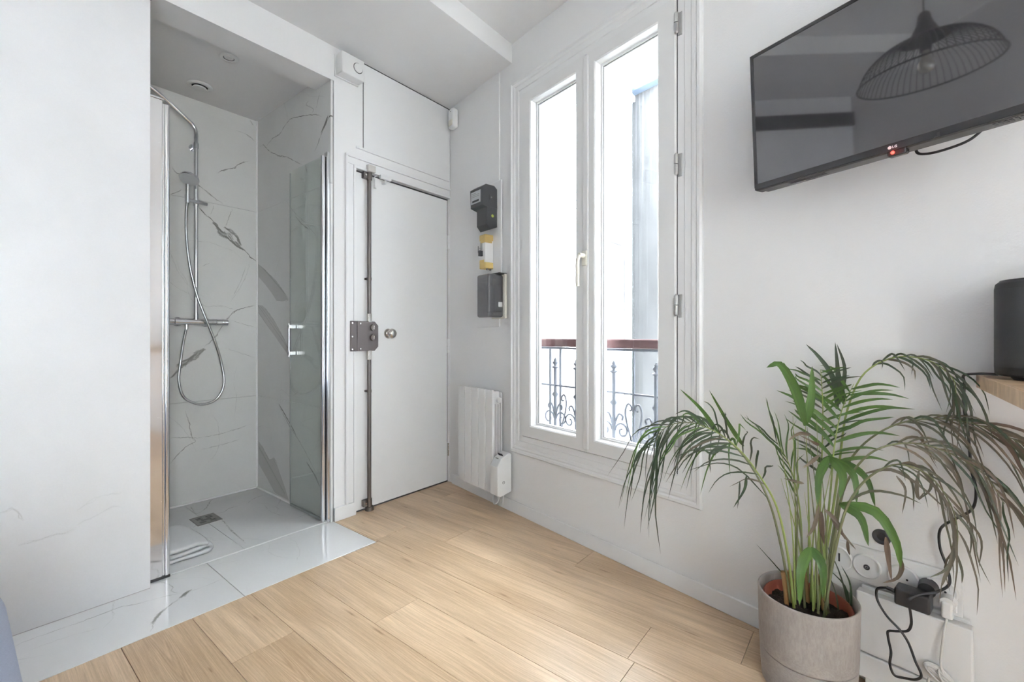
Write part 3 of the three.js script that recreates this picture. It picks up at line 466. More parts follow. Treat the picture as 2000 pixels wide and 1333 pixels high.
{
  const t = onWall(thing('cable_cover', 'flat white cable cover running down the wall behind the electricity meter', 'cable cover'));
  mesh('cover_plate', rb(0.33, 0.572, 1.11, YC - 0.002, 0, 0.01, 0.002), M.trim, t);
  const b = onWall(thing('meter_board', 'white mounting board behind the meter and the circuit breaker', 'board'));
  mesh('board_panel', rb(0.36, 0.607, 1.405, 2.015, 0.0102, 0.022, 0.003), M.trim, b);
  const grey = std({ name: 'dark grey meter plastic', color: C(0.055, 0.058, 0.06), roughness: 0.42 });
  const m = onWall(thing('electricity_meter', 'dark grey electricity meter with a white display on the board', 'meter'), 0, 0, 0.0265);
  const hs = mesh('housing', extrude([[0, 1.958], [0.0, 1.846], [0.05, 1.835], [0.104, 1.85], [0.108, 1.955], [0.08, 1.975], [0.02, 1.975]].map(([x, y]) => [x, y]), 0.122, 0.004).rotateY(-Math.PI / 2).translate(0.567, 0, 0), grey, m);
  mesh('display', rb(0.455, 0.555, 1.868, 1.942, 0.1115, 0.114, 0.001), std({ name: 'pale display card', color: C(0.55, 0.57, 0.58), roughness: 0.3 }), hs);
  mesh('counter_strip', rb(0.47, 0.54, 1.876, 1.888, 0.1138, 0.1148, 0.0005, 1), M.black, hs);
  for (const y of [1.93, 1.92, 1.91]) mesh('print_line', rb(0.462, y > 1.925 ? 0.51 : 0.545, y - 0.0015, y + 0.0015, 0.1138, 0.1145, 0.0003, 1), M.gasket, hs);
  mesh('side_lug', rb(0.57, 0.577, 1.885, 1.915, 0.035, 0.06, 0.003), grey, hs);
  mesh('lug_screw', cyl(0.006, 0.006, 0.003, 12).rotateZ(Math.PI / 2).translate(0.5785, 1.9, 0.048), M.nickel, hs);
  const tb = mesh('terminal_cover', extrude([[0.0, 1.84], [0.0, 1.728], [0.05, 1.708], [0.075, 1.735], [0.075, 1.84]], 0.098, 0.003).rotateY(-Math.PI / 2).translate(0.57, 0, 0.002), grey, m);
  mesh('sticker', cyl(0.0095, 0.0095, 0.001, 16).rotateZ(Math.PI / 2).translate(0.5735, 1.79, 0.035), std({ name: 'green yellow sticker', color: C(0.55, 0.62, 0.12), roughness: 0.5 }), tb);
  const yl = dataTex(64, 64, (i, j) => { const q = (fbm(i / 9, j / 9, 12, 3) - 0.5) * 60; return [205 + q, 178 + q, 112 + q]; });
  const ym = std({ name: 'yellowed breaker plastic', map: yl, roughness: 0.5 });
  const c = onWall(thing('circuit_breaker', 'yellowed circuit breaker with a black lever under the meter', 'breaker'), 0, 0, 0.0235);
  const cb = mesh('body', rb(0.474, 0.53, 1.5, 1.65, 0, 0.062, 0.004), M.plastic, c);
  mesh('upper_cap', merge([rb(0.471, 0.534, 1.645, 1.684, 0, 0.066, 0.006), rb(0.48, 0.534, 1.632, 1.65, 0.01, 0.064, 0.004)]), ym, c);
  mesh('lower_cap', merge([rb(0.471, 0.534, 1.472, 1.512, 0, 0.066, 0.006), rb(0.471, 0.52, 1.508, 1.528, 0.006, 0.065, 0.004)]), ym, c);
  mesh('lever', rb(0.485, 0.505, 1.55, 1.585, 0.06, 0.085, 0.003), M.black, cb);
  mesh('rating_label', rb(0.478, 0.5, 1.59, 1.64, 0.0615, 0.063, 0.0004, 1), M.gasket, cb);
  for (const z of [0.02, 0.045]) mesh('terminal_screw', cyl(0.006, 0.006, 0.012, 12).translate(0.525, 1.468, z), M.steel, c);
  mesh('seal_tag', rb(0.448, 0.456, 1.58, 1.62, 0.058, 0.061, 0.001), M.gasket, c);
  mesh('seal_wire', rod(V(0.456, 1.6, 0.06), V(0.476, 1.605, 0.06), 0.0012, 6), M.gasket, c);
  // fuse box
  const f = onWall(thing('fuse_box', 'grey fuse box with a smoky cover and a white switch below the breaker', 'fuse box'), 0, 0, 0.0105);
  mesh('base', rb(0.52, 0.655, 1.16, 1.43, 0, 0.02, 0.004), M.cream, f);
  const smoke = phys({ name: 'smoky clear cover', color: C(0.36, 0.36, 0.37), roughness: 0.12, transmission: 0.75, thickness: 0, ior: 1.5 });
  const cvr = mesh('cover', merge([rb(0.522, 0.645, 1.166, 1.424, 0.02, 0.135, 0.014, 4)]), smoke, f);
  mesh('breaker_row', rb(0.545, 0.625, 1.2, 1.36, 0.02, 0.075, 0.004), std({ name: 'dark grey module', color: C(0.09, 0.09, 0.095), roughness: 0.5 }), f);
  mesh('switch', rb(0.642, 0.652, 1.228, 1.258, 0.035, 0.062, 0.003), M.plastic, f);
  mesh('top_lip', rb(0.53, 0.65, 1.426, 1.436, 0, 0.06, 0.002), M.darkgap, f);
}
{ // electric radiator
  const t = onWall(thing('radiator', 'white electric radiator with five flat fins in the corner', 'radiator'));
  const rw = 0.076, x0 = 0.245;
  for (let k = 0; k < 5; k++) {
    const a = x0 + k * rw, f = mesh('fin', rb(a + 0.0036, a + rw - 0.0036, 0.108, 0.728, 0.086, 0.1, 0.003), M.plastic, t);
    mesh('fin_core', merge([rb(a + 0.025, a + rw - 0.025, 0.12, 0.715, 0.03, 0.088, 0.004), rb(a + 0.006, a + rw - 0.004, 0.14, 0.64, 0.062, 0.066, 0.001), rb(a + 0.006, a + rw - 0.004, 0.14, 0.64, 0.044, 0.048, 0.001), rb(a + 0.006, a + rw - 0.004, 0.12, 0.71, 0.024, 0.03, 0.001)]), M.plastic, f);
  }
  mesh('end_plug', lathe([[0, 0.012], [0.014, 0.011], [0.018, 0.006], [0.018, 0]], 24).rotateZ(-Math.PI / 2).translate(0.628, 0.665, 0.055), M.plastic, t);
  mesh('wall_bracket', merge([rb(0.3, 0.33, 0.6, 0.66, 0, 0.03, 0.002), rb(0.55, 0.58, 0.6, 0.66, 0, 0.03, 0.002), rb(0.3, 0.33, 0.16, 0.2, 0, 0.03, 0.002), rb(0.55, 0.58, 0.16, 0.2, 0, 0.03, 0.002)]), M.nickel, t);
  const c = mesh('control_unit', extrude([[0.02, 0.128], [0.1, 0.112], [0.116, 0.122], [0.116, 0.285], [0.09, 0.325], [0.03, 0.352], [0.02, 0.345]], 0.062, 0.005).rotateY(-Math.PI / 2).translate(0.695, 0, 0), M.plastic, t);
  mesh('display', rb(0.642, 0.684, -0.012, 0.012, -0.001, 0.0012, 0.0006, 1).rotateX(0.42).translate(0, 0.3425, 0.068), M.black, c);
  mesh('keys', rb(0.65, 0.676, -0.005, 0.005, -0.001, 0.0015, 0.0006, 1).rotateX(0.6).translate(0, 0.328, 0.094), M.gasket, c);
  mesh('badge', new THREE.TorusGeometry(0.008, 0.0012, 6, 20).rotateY(Math.PI / 2).translate(0.7005, 0.19, 0.075), M.gasket, c);
  mesh('badge_mark', merge([rod(V(0.7005, 0.186, 0.072), V(0.7005, 0.194, 0.079), 0.001, 6)]), M.gasket, c);
  mesh('power_cable', tube([V(0.56, 0.2, 0.03), V(0.565, 0.1, 0.04), V(0.575, 0.05, 0.06), V(0.605, 0.035, 0.07), V(0.63, 0.06, 0.06), V(0.625, 0.1, 0.055), V(0.61, 0.07, 0.05), V(0.63, 0.035, 0.055), V(0.665, 0.05, 0.06), V(0.68, 0.12, 0.06)], 0.0042, 70, 8), M.plastic, t);
}
// ---------------------------------------------------------------- television on its arm
{
  const t = thing('television', 'black flat television turned out from the wall on an arm', 'television');
  t.position.set(1.633, 1.521, -0.295); t.rotation.order = 'YXZ'; t.rotation.set(0.06, TH - 0.168, 0);
  const W = 0.73, H = 0.43, gl = std({ name: 'gloss black bezel', color: C(0.03, 0.03, 0.032), roughness: 0.22 });
  const cs = mesh('casing', rb(0, W, 0, H, -0.042, -0.004, 0.006, 3), std({ name: 'dark grey casing', color: C(0.055, 0.053, 0.05), roughness: 0.38 }), t);
  mesh('bezel', frameGeo(0.011, W - 0.011, 0.021, H - 0.011, [[0, -0.006], [0, -0.001], [0.002, 0.0], [0.009, 0.0], [0.011, -0.002], [0.011, -0.012], [0, -0.012]]), gl, t);
  mesh('bottom_bar', rb(0.002, W - 0.002, 0.002, 0.0205, -0.01, 0.0005, 0.002), gl, t);
  mesh('screen', bx(0.0105, W - 0.0105, 0.0205, H - 0.0105, -0.01, -0.002), phys({ name: 'dark glossy screen', color: C(0.035, 0.035, 0.038), roughness: 0.035, ior: 2.33 }), t);
  mesh('lower_body', rb(0.004, W - 0.004, 0.001, 0.09, -0.068, -0.03, 0.012, 3), std({ name: 'grey brown rear plastic', color: C(0.075, 0.07, 0.066), roughness: 0.4 }), t);
  mesh('rear_housing', rb(0.08, W - 0.08, 0.03, 0.3, -0.085, -0.042, 0.015, 3), M.black, t);
  const vents = [];
  for (let i = 0; i < 14; i++) mesh('vent_slot', rb(0.54 + i * 0.0085, 0.545 + i * 0.0085, -0.0012, 0.0006, -0.036, -0.014, 0.0005, 1), M.black, cs);
  for (let i = 0; i < 3; i++) mesh('speaker_slot', rb(0.1, 0.2, -0.001, 0.0006, -0.034 + i * 0.008, -0.029 + i * 0.008, 0.0005, 1), M.black, cs);
  const led = mesh('status_lens', rb(0.352, 0.392, -0.012, 0.004, -0.024, -0.002, 0.005, 3), gl, t);
  mesh('red_led_light', new THREE.SphereGeometry(0.0042, 14, 10).translate(0.365, -0.003, -0.0005), std({ name: 'red standby led', color: C(0.4, 0.02, 0.02), emissive: C(1, 0.06, 0.04), emissiveIntensity: 3.5, roughness: 0.3 }), led);
  const pl = new THREE.PointLight(C(1, 0.1, 0.06), 0.0012); pl.position.set(0.365, -0.003, 0.012); pl.castShadow = true; t.add(pl);
  const font = await new FontLoader().loadAsync('fonts/droid/droid_sans_bold.typeface.json');
  const white = std({ name: 'white logo print', color: C(0.75, 0.75, 0.75), roughness: 0.5 });
  mesh('logo', merge([new THREE.TorusGeometry(0.0033, 0.0009, 6, 20).translate(0.3595, 0.0108, 0.0006), new THREE.CircleGeometry(0.0032, 20).translate(0.3595, 0.0108, 0.0009), new TextGeometry('LG', { font, size: 0.0062, depth: 0.0006, curveSegments: 3 }).translate(0.3645, 0.0077, 0.0005)]), white, t);
  mesh('cable_hook', merge([rb(0.452, 0.456, 0.004, 0.014, 0.0004, 0.0012, 0.0003, 1), rb(0.446, 0.456, 0.003, 0.005, 0.0004, 0.0012, 0.0003, 1)]), M.black, t);
  mesh('power_lead', tube([V(0.385, 0.03, -0.08), V(0.39, -0.002, -0.074), V(0.41, -0.012, -0.07), V(0.45, -0.014, -0.068), V(0.49, -0.006, -0.07), V(0.52, 0.02, -0.076)], 0.0032, 40, 8), M.black, t);
  const b = onWall(thing('wall_mount', 'black swivel arm holding the television off the wall', 'bracket'), 2.42, 1.72, 0);
  mesh('wall_plate', rb(-0.03, 0.03, -0.1, 0.1, 0, 0.012, 0.003), M.black, b);
  mesh('arm', rb(-0.015, 0.015, -0.03, 0.03, 0.01, 0.158, 0.004), M.black, b);
}
// ---------------------------------------------------------------- shelf, speaker, cables
const oakShelf = std({ name: 'oak veneer', map: oak(205, -6), roughness: 0.45 });
{
  const t = thing('wall_shelf', 'oak shelf top fixed to the window wall at the right edge', 'shelf');
  const P0 = wp(2.642, 0), P1 = wp(3.9, 0), out = 0.62;
  const sh = [[P0.x, P0.z], [P0.x - out, P0.z + 0.008], [P1.x - out, P1.z], [P1.x, P1.z]];
  const g = extrude(sh.map(([x, z]) => [x, -z]), 0.031, 0.001).rotateX(-Math.PI / 2).translate(0, 0.916, 0); uvm(g, 0.9, 0.9);
  mesh('board', g, oakShelf, t);
  mesh('edge_band', bx(P0.x - out, P0.x - 0.001, 0.9155, 0.9485, P0.z - 0.003, P0.z - 0.0005), std({ name: 'oak edge band', map: oak(211, 6), roughness: 0.45 }), t);
  mesh('shelf_support', merge([rb(P0.x - 0.03, P0.x, 0.87, 0.915, P0.z + 0.3, P0.z + 0.33, 0.003)]), M.nickel, t);
}
{
  const t = thing('speaker', 'black rounded speaker standing on the oak shelf', 'speaker'); t.position.set(1.583, 0.948, 0.318);
  const prof = [[0, 0], [0.05, 0], [0.055, 0.004], [0.055, 0.007], [0.078, 0.009], [0.082, 0.014], [0.083, 0.03], [0.083, 0.215], [0.081, 0.228], [0.076, 0.233], [0, 0.234]];
  mesh('grille', lathe(prof, 64), std({ name: 'black speaker grille', color: C(0.028, 0.03, 0.032), roughness: 0.5, bumpMap: weave, bumpScale: 0.001 }), t);
  mesh('foot', cyl(0.052, 0.052, 0.006, 40).translate(0, 0.003, 0), M.black, t);
  mesh('top_panel', cyl(0.074, 0.074, 0.003, 48).translate(0, 0.2345, 0), M.black, t);
}
{
  const t = thing('speaker_cable', 'black cable dropping from the speaker behind the palm to the sockets', 'cable');
  mesh('cord', tube([V(1.612, 0.957, 0.245), V(1.66, 0.954, 0.215), V(1.70, 0.944, 0.195), wp(2.618, 0.925, 0.012), wp(2.616, 0.87, 0.01), wp(2.624, 0.8, 0.01), wp(2.628, 0.74, 0.01), wp(2.632, 0.69, 0.012), wp(2.64, 0.64, 0.012), wp(2.632, 0.59, 0.012), wp(2.6, 0.555, 0.014), wp(2.572, 0.52, 0.014), wp(2.57, 0.47, 0.015), wp(2.585, 0.42, 0.02), wp(2.592, 0.385, 0.04), wp(2.57, 0.365, 0.075), wp(2.535, 0.35, 0.1), wp(2.52, 0.335, 0.11)], 0.0034, 160, 8), M.black, t);
}
// ---------------------------------------------------------------- sockets, adapter, heater
{
  const t = onWall(thing('socket_strip', 'long white wall box with four round sockets behind the palm', 'socket'));
  mesh('wall_box', rb(2.305, 2.605, 0.298, 0.405, 0, 0.014, 0.004), M.plastic, t);
  mesh('end_box', rb(2.585, 2.615, 0.245, 0.41, 0, 0.012, 0.003), M.plastic, t);
  [2.338, 2.408, 2.492, 2.572].forEach((s, i) => {
    const r = mesh('socket', lathe([[0.036, 0], [0.035, 0.006], [0.031, 0.007], [0.028, 0.0035], [0, 0.0035]], 36).rotateX(Math.PI / 2).translate(s, 0.351, 0.014), M.plastic, t);
    if (i === 0) mesh('switch_slot', rb(s - 0.0022, s + 0.0022, 0.34, 0.366, 0.0172, 0.0185, 0.0004, 1), M.black, r);
    if (i === 1) { mesh('aerial_ring', new THREE.TorusGeometry(0.006, 0.0022, 8, 24).translate(s, 0.349, 0.0185), M.black, r); mesh('aerial_core', cyl(0.0028, 0.0028, 0.003, 12).rotateX(Math.PI / 2).translate(s, 0.349, 0.0185), M.steel, r); }
    if (i > 1) for (const q of [-0.0095, 0.0095]) mesh('pin_hole', cyl(0.0028, 0.0028, 0.002, 10).rotateX(Math.PI / 2).translate(s + q, 0.349, 0.0178), M.black, r);
  });
}
{
  const t = onWall(thing('cable_grommet', 'round dark grey cable outlet in the wall above the sockets', 'grommet'), 2.44, 0.447, 0);
  const gm = std({ name: 'dark grey rubber', color: C(0.05, 0.05, 0.055), roughness: 0.6 });
  mesh('ring', lathe([[0.009, 0.001], [0.012, 0.006], [0.021, 0.005], [0.023, 0]], 32).rotateX(Math.PI / 2), gm, t);
  mesh('brush', cyl(0.011, 0.011, 0.003, 20).rotateX(Math.PI / 2).translate(0, 0, 0.001), M.black, t);
}
{
  const t = onWall(thing('power_adapter', 'black plug-in power adapter in the right socket', 'adapter'));
  mesh('case', rb(2.487, 2.562, 0.305, 0.352, 0.05, 0.1, 0.006, 3), M.black, t);
  mesh('plug', cyl(0.019, 0.022, 0.035, 28).rotateX(Math.PI / 2).translate(2.548, 0.351, 0.034), M.black, t);
  mesh('strain_relief', rod(V(2.487, 0.335, 0.085), V(2.468, 0.337, 0.085), 0.005, 10), M.black, t);
  mesh('output_lead', tube([V(2.468, 0.337, 0.085), V(2.448, 0.325, 0.085), V(2.447, 0.295, 0.085), V(2.468, 0.26, 0.088), V(2.5, 0.232, 0.09), V(2.515, 0.21, 0.09), V(2.53, 0.165, 0.088), V(2.542, 0.128, 0.085), V(2.53, 0.112, 0.085), V(2.505, 0.102, 0.085), V(2.486, 0.098, 0.085), V(2.476, 0.12, 0.085), V(2.478, 0.16, 0.085), V(2.472, 0.195, 0.085), V(2.472, 0.215, 0.086), V(2.492, 0.226, 0.088), V(2.515, 0.24, 0.09), V(2.522, 0.26, 0.09), V(2.522, 0.29, 0.095), V(2.52, 0.31, 0.099)], 0.0032, 160, 8), M.black, t);
}
{
  const t = onWall(thing('panel_heater', 'flat white panel heater standing low on the wall under the sockets', 'heater'));
  mesh('front_panel', rb(2.389, 2.637, 0.106, 0.284, 0.016, 0.05, 0.004, 3), M.plastic, t);
  mesh('lower_panel', rb(2.389, 2.637, 0.03, 0.101, 0.016, 0.05, 0.004, 3), M.plastic, t);
  mesh('back_tray', rb(2.395, 2.63, 0.03, 0.292, 0.0, 0.017, 0.003), M.plastic, t);
  for (const s of [2.41, 2.59]) mesh('foot', rb(s, s + 0.02, 0, 0.034, 0.013, 0.046, 0.003), M.plastic, t);
}
{
  const t = onWall(thing('white_cable', 'white cable tied in a coil hanging before the panel heater', 'cable'));
  const wc = std({ name: 'white flex', color: C(0.78, 0.76, 0.72), roughness: 0.5 });
  mesh('plug', merge([cyl(0.016, 0.018, 0.03, 24).rotateX(Math.PI / 2).translate(2.588, 0.33, 0.03), rb(2.576, 2.6, 0.29, 0.335, 0.026, 0.05, 0.006)]), M.plastic, t);
  mesh('drop', tube([V(2.588, 0.295, 0.04), V(2.584, 0.26, 0.06), V(2.58, 0.21, 0.062), V(2.578, 0.17, 0.062), V(2.583, 0.148, 0.064)], 0.0028, 40, 8), wc, t);
  for (let i = 0; i < 7; i++) {
    const a = 0.0035 * i, p = [];
    for (let k = 0; k < 14; k++) { const u = k / 14 * 2 * Math.PI; p.push(V(2.577 + Math.cos(u) * (0.032 - a * 0.4) - Math.sin(u) * 0.003, 0.136 - Math.cos(u) * 0.012 + Math.sin(u) * (0.022 - a) + rr(-0.001, 0.001), 0.0585 + 0.003 * (i % 3) + rr(0, 0.002))); }
    mesh('coil', tube(p, 0.0026, 60, 7, true), wc, t);
  }
  mesh('tie', tube([V(2.587, 0.118, 0.056), V(2.58, 0.135, 0.072), V(2.574, 0.155, 0.066), V(2.58, 0.14, 0.053)], 0.0026, 30, 7, true), wc, t);
  mesh('tail', tube([V(2.555, 0.122, 0.062), V(2.55, 0.09, 0.063), V(2.548, 0.05, 0.064), V(2.545, 0.005, 0.07)], 0.0028, 30, 8), wc, t);
}
// ---------------------------------------------------------------- planter and palm
const PX = 1.617, PZ = -0.15, PR = 0.757; // pot centre, and radius over the 17 cm it is drawn with
{
  const t = thing('planter', 'round pale grey planter on the floor by the window wall', 'planter'); t.position.set(PX, 0, PZ);
  const st = dataTex(256, 256, (i, j) => { const q = (fbm(i / 5, j / 5, 91, 4) - 0.5) * 22 + (fbm(i / 40, j / 40, 93, 3) - 0.5) * 14 + (hash2(i, j, 3) - 0.5) * 8; return [165 + q, 158 + q, 152 + q]; }); st.repeat.set(4, 2);
  const m = std({ name: 'grey stone composite', map: st, roughness: 0.8, bumpMap: st, bumpScale: 0.0006 });
  mesh('pot_body', lathe([[0.16, 0.103], [0.1655, 0.104], [0.1665, 0.108], [0.168, 0.14], [0.172, 0.272], [0.1715, 0.277], [0.169, 0.279], [0.164, 0.277], [0.163, 0.27], [0.158, 0.11], [0.0, 0.105]].map(([r, y]) => [r * PR, y]), 96), m, t);
  mesh('pot_base', lathe([[0, 0], [0.152, 0], [0.158, 0.006], [0.163, 0.06], [0.1655, 0.1], [0.16, 0.1015], [0, 0.1015]].map(([r, y]) => [r * PR, y]), 96), m, t);
}
{
  const t = thing('palm', 'drooping areca palm with green and dry brown fronds', 'plant'); t.position.set(0, 0, 0);
  const np = lathe([[0.1, 0.11], [0.146, 0.252], [0.152, 0.254], [0.153, 0.246], [0.1495, 0.243], [0.149, 0.258], [0.145, 0.259], [0.142, 0.24], [0.098, 0.115]].map(([r, y]) => [r * PR, y]), 72).translate(PX, 0, PZ);
  mesh('nursery_pot', np, std({ name: 'terracotta plastic', color: C(0.34, 0.1, 0.065), roughness: 0.5 }), t);
  { // soil: a rough disc
    const P = [], I = [], nr = 22, na = 80;
    for (let r = 0; r <= nr; r++) for (let a = 0; a < na; a++) { const R = 0.1435 * PR * r / nr, u = a / na * 2 * Math.PI, x = R * Math.cos(u), z = R * Math.sin(u); P.push(PX + x, 0.222 + (fbm(x * 70 + 9, z * 70 + 9, 15, 4) - 0.5) * 0.03 + 0.01 * Math.cos(R * 11), PZ + z); }
    for (let r = 0; r < nr; r++) for (let a = 0; a < na; a++) { const b = (a + 1) % na; I.push(r * na + a, r * na + b, (r + 1) * na + b, r * na + a, (r + 1) * na + b, (r + 1) * na + a); }
    const s = new THREE.BufferGeometry(); s.setAttribute('position', new THREE.Float32BufferAttribute(P, 3)); s.setIndex(I); s.computeVertexNormals(); uvm(s);
    const sm = dataTex(128, 128, (i, j) => { const q = hash2(i >> 1, j >> 1, 5), b = 18 + q * 26 + (hash2(i, j, 6) > 0.97 ? 70 : 0); return [b * 1.1, b * 0.92, b * 0.8]; }); sm.repeat.set(5, 5);
    mesh('soil', s, std({ name: 'dark potting soil', map: sm, roughness: 1 }), t);
  }
  const stripe = dataTex(64, 64, (i, j) => { const q = 205 + 40 * Math.sin(i * 1.3) * 0.5 + (fbm(i / 3, j / 20, 31, 3) - 0.5) * 90; return [q, q, q]; });
  const lm = (n, r, g, b) => phys({ name: n, color: C(r, g, b), map: stripe, roughness: 0.5, transmission: 0.22, thickness: 0, side: THREE.DoubleSide });
  const LM = { g: [lm('fresh green leaf', 0.13, 0.27, 0.045), lm('mid green leaf', 0.1, 0.22, 0.04)], d: [lm('dark green leaf', 0.06, 0.11, 0.045), lm('grey green leaf', 0.1, 0.13, 0.075)], o: [lm('olive leaf', 0.16, 0.165, 0.095), lm('brownish olive leaf', 0.2, 0.17, 0.11)], b: [lm('dry brown leaf', 0.22, 0.15, 0.1), lm('pale dry leaf', 0.3, 0.23, 0.16)] };
  const stemG = std({ name: 'yellow green stalk', color: C(0.27, 0.34, 0.1), roughness: 0.5 }), stemD = std({ name: 'dull green stalk', color: C(0.17, 0.18, 0.09), roughness: 0.55 }), stemB = std({ name: 'orange brown sheath', color: C(0.33, 0.19, 0.08), roughness: 0.6 });
  const FACE = V(-0.96, 0.25, -0.1).normalize();
  function leafGeo(pts, w, twist = 0) {
    const c = new THREE.CatmullRomCurve3(pts, false, 'centripetal'), n = 9, P = [], I = [], U = [], f = FACE.clone().applyAxisAngle(V(0, 1, 0), twist).applyAxisAngle(V(0, 0, 1), twist * 0.6);
    for (let i = 0; i <= n; i++) {
      const u = i / n, p = c.getPoint(u), T = c.getTangent(u), S = new THREE.Vector3().crossVectors(T, f); if (S.length() < 0.1) S.set(0, 0, 1); S.normalize();
      const Nn = new THREE.Vector3().crossVectors(S, T).normalize(), W = w * 0.5 * Math.min(1, Math.pow(u * 3.2 + 0.1, 0.6)) * Math.pow(1 - u, 0.55) * 1.15;
      for (const k of [-1, 0, 1]) { const q = p.clone().addScaledVector(S, k * W).addScaledVector(Nn, k ? W * 0.28 : 0); P.push(q.x, q.y, q.z); U.push((k + 1) / 2, u); }
    }
    for (let i = 0; i < n; i++) for (const k of [0, 1]) { const a = i * 3 + k; I.push(a, a + 1, a + 4, a, a + 4, a + 3); }
    const g = new THREE.BufferGeometry(); g.setAttribute('position', new THREE.Float32BufferAttribute(P, 3)); g.setAttribute('uv', new THREE.Float32BufferAttribute(U, 2)); g.setIndex(I); g.computeVertexNormals(); return g;
  }
  // keep leaves on the room side of the window wall
  const inRoom = (p) => { const n = -(p.x - KX) * SZ + (p.z - KZ) * SX; if (n < 0.012) { p.x -= SZ * (0.012 - n); p.z += SX * (0.012 - n); } return p; };
  const FR = {
F1: [[1.618,0.241,-0.191],[1.601,0.386,-0.212],[1.597,0.544,-0.25],[1.585,0.664,-0.313],[1.556,0.736,-0.382],[1.52,0.768,-0.459],[1.477,0.751,-0.528],[1.451,0.692,-0.561]] ,
F2: [[1.59,0.259,-0.178],[1.564,0.405,-0.194],[1.531,0.554,-0.22],[1.498,0.645,-0.261],[1.476,0.711,-0.305],[1.454,0.76,-0.364],[1.442,0.779,-0.413]] ,
F3: [[1.668,0.23,-0.176],[1.686,0.367,-0.17],[1.703,0.521,-0.18],[1.694,0.642,-0.207],[1.68,0.714,-0.241]] ,
F4: [[1.646,0.241,-0.155],[1.652,0.417,-0.148],[1.638,0.609,-0.149],[1.622,0.78,-0.154]] ,
F5: [[1.662,0.241,-0.135],[1.694,0.408,-0.127],[1.712,0.613,-0.121],[1.703,0.823,-0.116],[1.638,0.951,-0.117]] ,
F7: [[1.72,0.224,-0.127],[1.736,0.433,-0.101],[1.73,0.665,-0.075],[1.725,0.827,-0.055],[1.714,0.943,-0.012],[1.698,0.991,0.057],[1.681,0.984,0.126],[1.669,0.936,0.173],[1.668,0.891,0.178]] ,
F8: [[1.62,0.264,-0.124],[1.635,0.436,-0.105],[1.657,0.585,-0.094],[1.677,0.721,-0.085],[1.691,0.83,-0.067],[1.713,0.907,-0.039]] ,
F9: [[1.678,0.247,-0.116],[1.699,0.449,-0.089],[1.696,0.644,-0.061],[1.696,0.736,-0.012],[1.692,0.802,0.063],[1.677,0.827,0.142],[1.66,0.824,0.208],[1.644,0.805,0.26],[1.626,0.781,0.301]] ,
F10: [[1.645,0.259,-0.108],[1.642,0.47,-0.081],[1.626,0.632,-0.052],[1.625,0.731,0.011],[1.648,0.758,0.088],[1.668,0.741,0.161],[1.656,0.698,0.226],[1.647,0.632,0.262]] ,
F11: [[1.607,0.276,-0.108],[1.582,0.463,-0.075],[1.568,0.591,-0.045],[1.565,0.671,-0.0],[1.573,0.711,0.058],[1.583,0.69,0.119],[1.58,0.609,0.164],[1.571,0.511,0.168],[1.567,0.441,0.146]] ,

  };
  // frond: curved stalk with leaflets to both sides; [count, from, to, length, width, droop, spread, colours]
  const SPEC = {
    F1: [38, 0.46, 1.0, 0.17, 0.0075, 1.15, 0.6, 'dddg', 1], F2: [20, 0.42, 1.0, 0.14, 0.0068, 0.5, 0.8, 'ddog', 1], F3: [14, 0.5, 1.0, 0.14, 0.006, 0.05, 0.3, 'gdg', 0],
    F5: [28, 0.5, 0.99, 0.1, 0.0075, 0.12, 0.95, 'dgg', 1], F7: [24, 0.52, 1.0, 0.095, 0.0068, 1.0, 0.34, 'dddo', 1], F8: [20, 0.48, 0.97, 0.15, 0.0125, 0.25, 0.95, 'ggg', 1],
    F9: [32, 0.46, 1.0, 0.15, 0.0068, 0.9, 0.36, 'ooodb', 1], F10: [26, 0.46, 1.0, 0.14, 0.0068, 0.95, 0.4, 'oodb', 1], F11: [14, 0.42, 0.85, 0.11, 0.0055, 1.0, 0.38, 'ood', 1],
  };
  for (const [k, raw] of Object.entries(FR)) {
    const pts = raw.map(([x, y, z]) => V(x, y, z)), bd = Math.hypot(pts[0].x - PX, pts[0].z - PZ), c0 = bd > 0.075 ? 0.075 / bd : 1; pts[0].set(PX + (pts[0].x - PX) * c0, 0.215, PZ + (pts[0].z - PZ) * c0);
    const c = new THREE.CatmullRomCurve3(pts, false, 'centripetal'), n = 40, P = [], I = [];
    for (let i = 0; i <= n; i++) { const u = i / n, p = inRoom(c.getPoint(u)), T = c.getTangent(u), S = new THREE.Vector3().crossVectors(T, FACE).normalize(), Q = new THREE.Vector3().crossVectors(S, T), r = 0.0042 * (1 - u * 0.82); for (let a = 0; a < 7; a++) { const q = a / 7 * 6.2832; P.push(p.x + (S.x * Math.cos(q) + Q.x * Math.sin(q)) * r, p.y + (S.y * Math.cos(q) + Q.y * Math.sin(q)) * r, p.z + (S.z * Math.cos(q) + Q.z * Math.sin(q)) * r); } }
    for (let i = 0; i < n; i++) for (let a = 0; a < 7; a++) { const b = (a + 1) % 7; I.push(i * 7 + a, i * 7 + b, (i + 1) * 7 + b, i * 7 + a, (i + 1) * 7 + b, (i + 1) * 7 + a); }
    const g = new THREE.BufferGeometry(); g.setAttribute('position', new THREE.Float32BufferAttribute(P, 3)); g.setIndex(I); g.computeVertexNormals();
    const f = mesh('frond', g, 'F9 F10 F11'.includes(k) ? stemD : stemG, t), sp = SPEC[k]; if (!sp) continue;
    const [cnt, t0, t1, len, wid, droop, spread, cols, both] = sp;
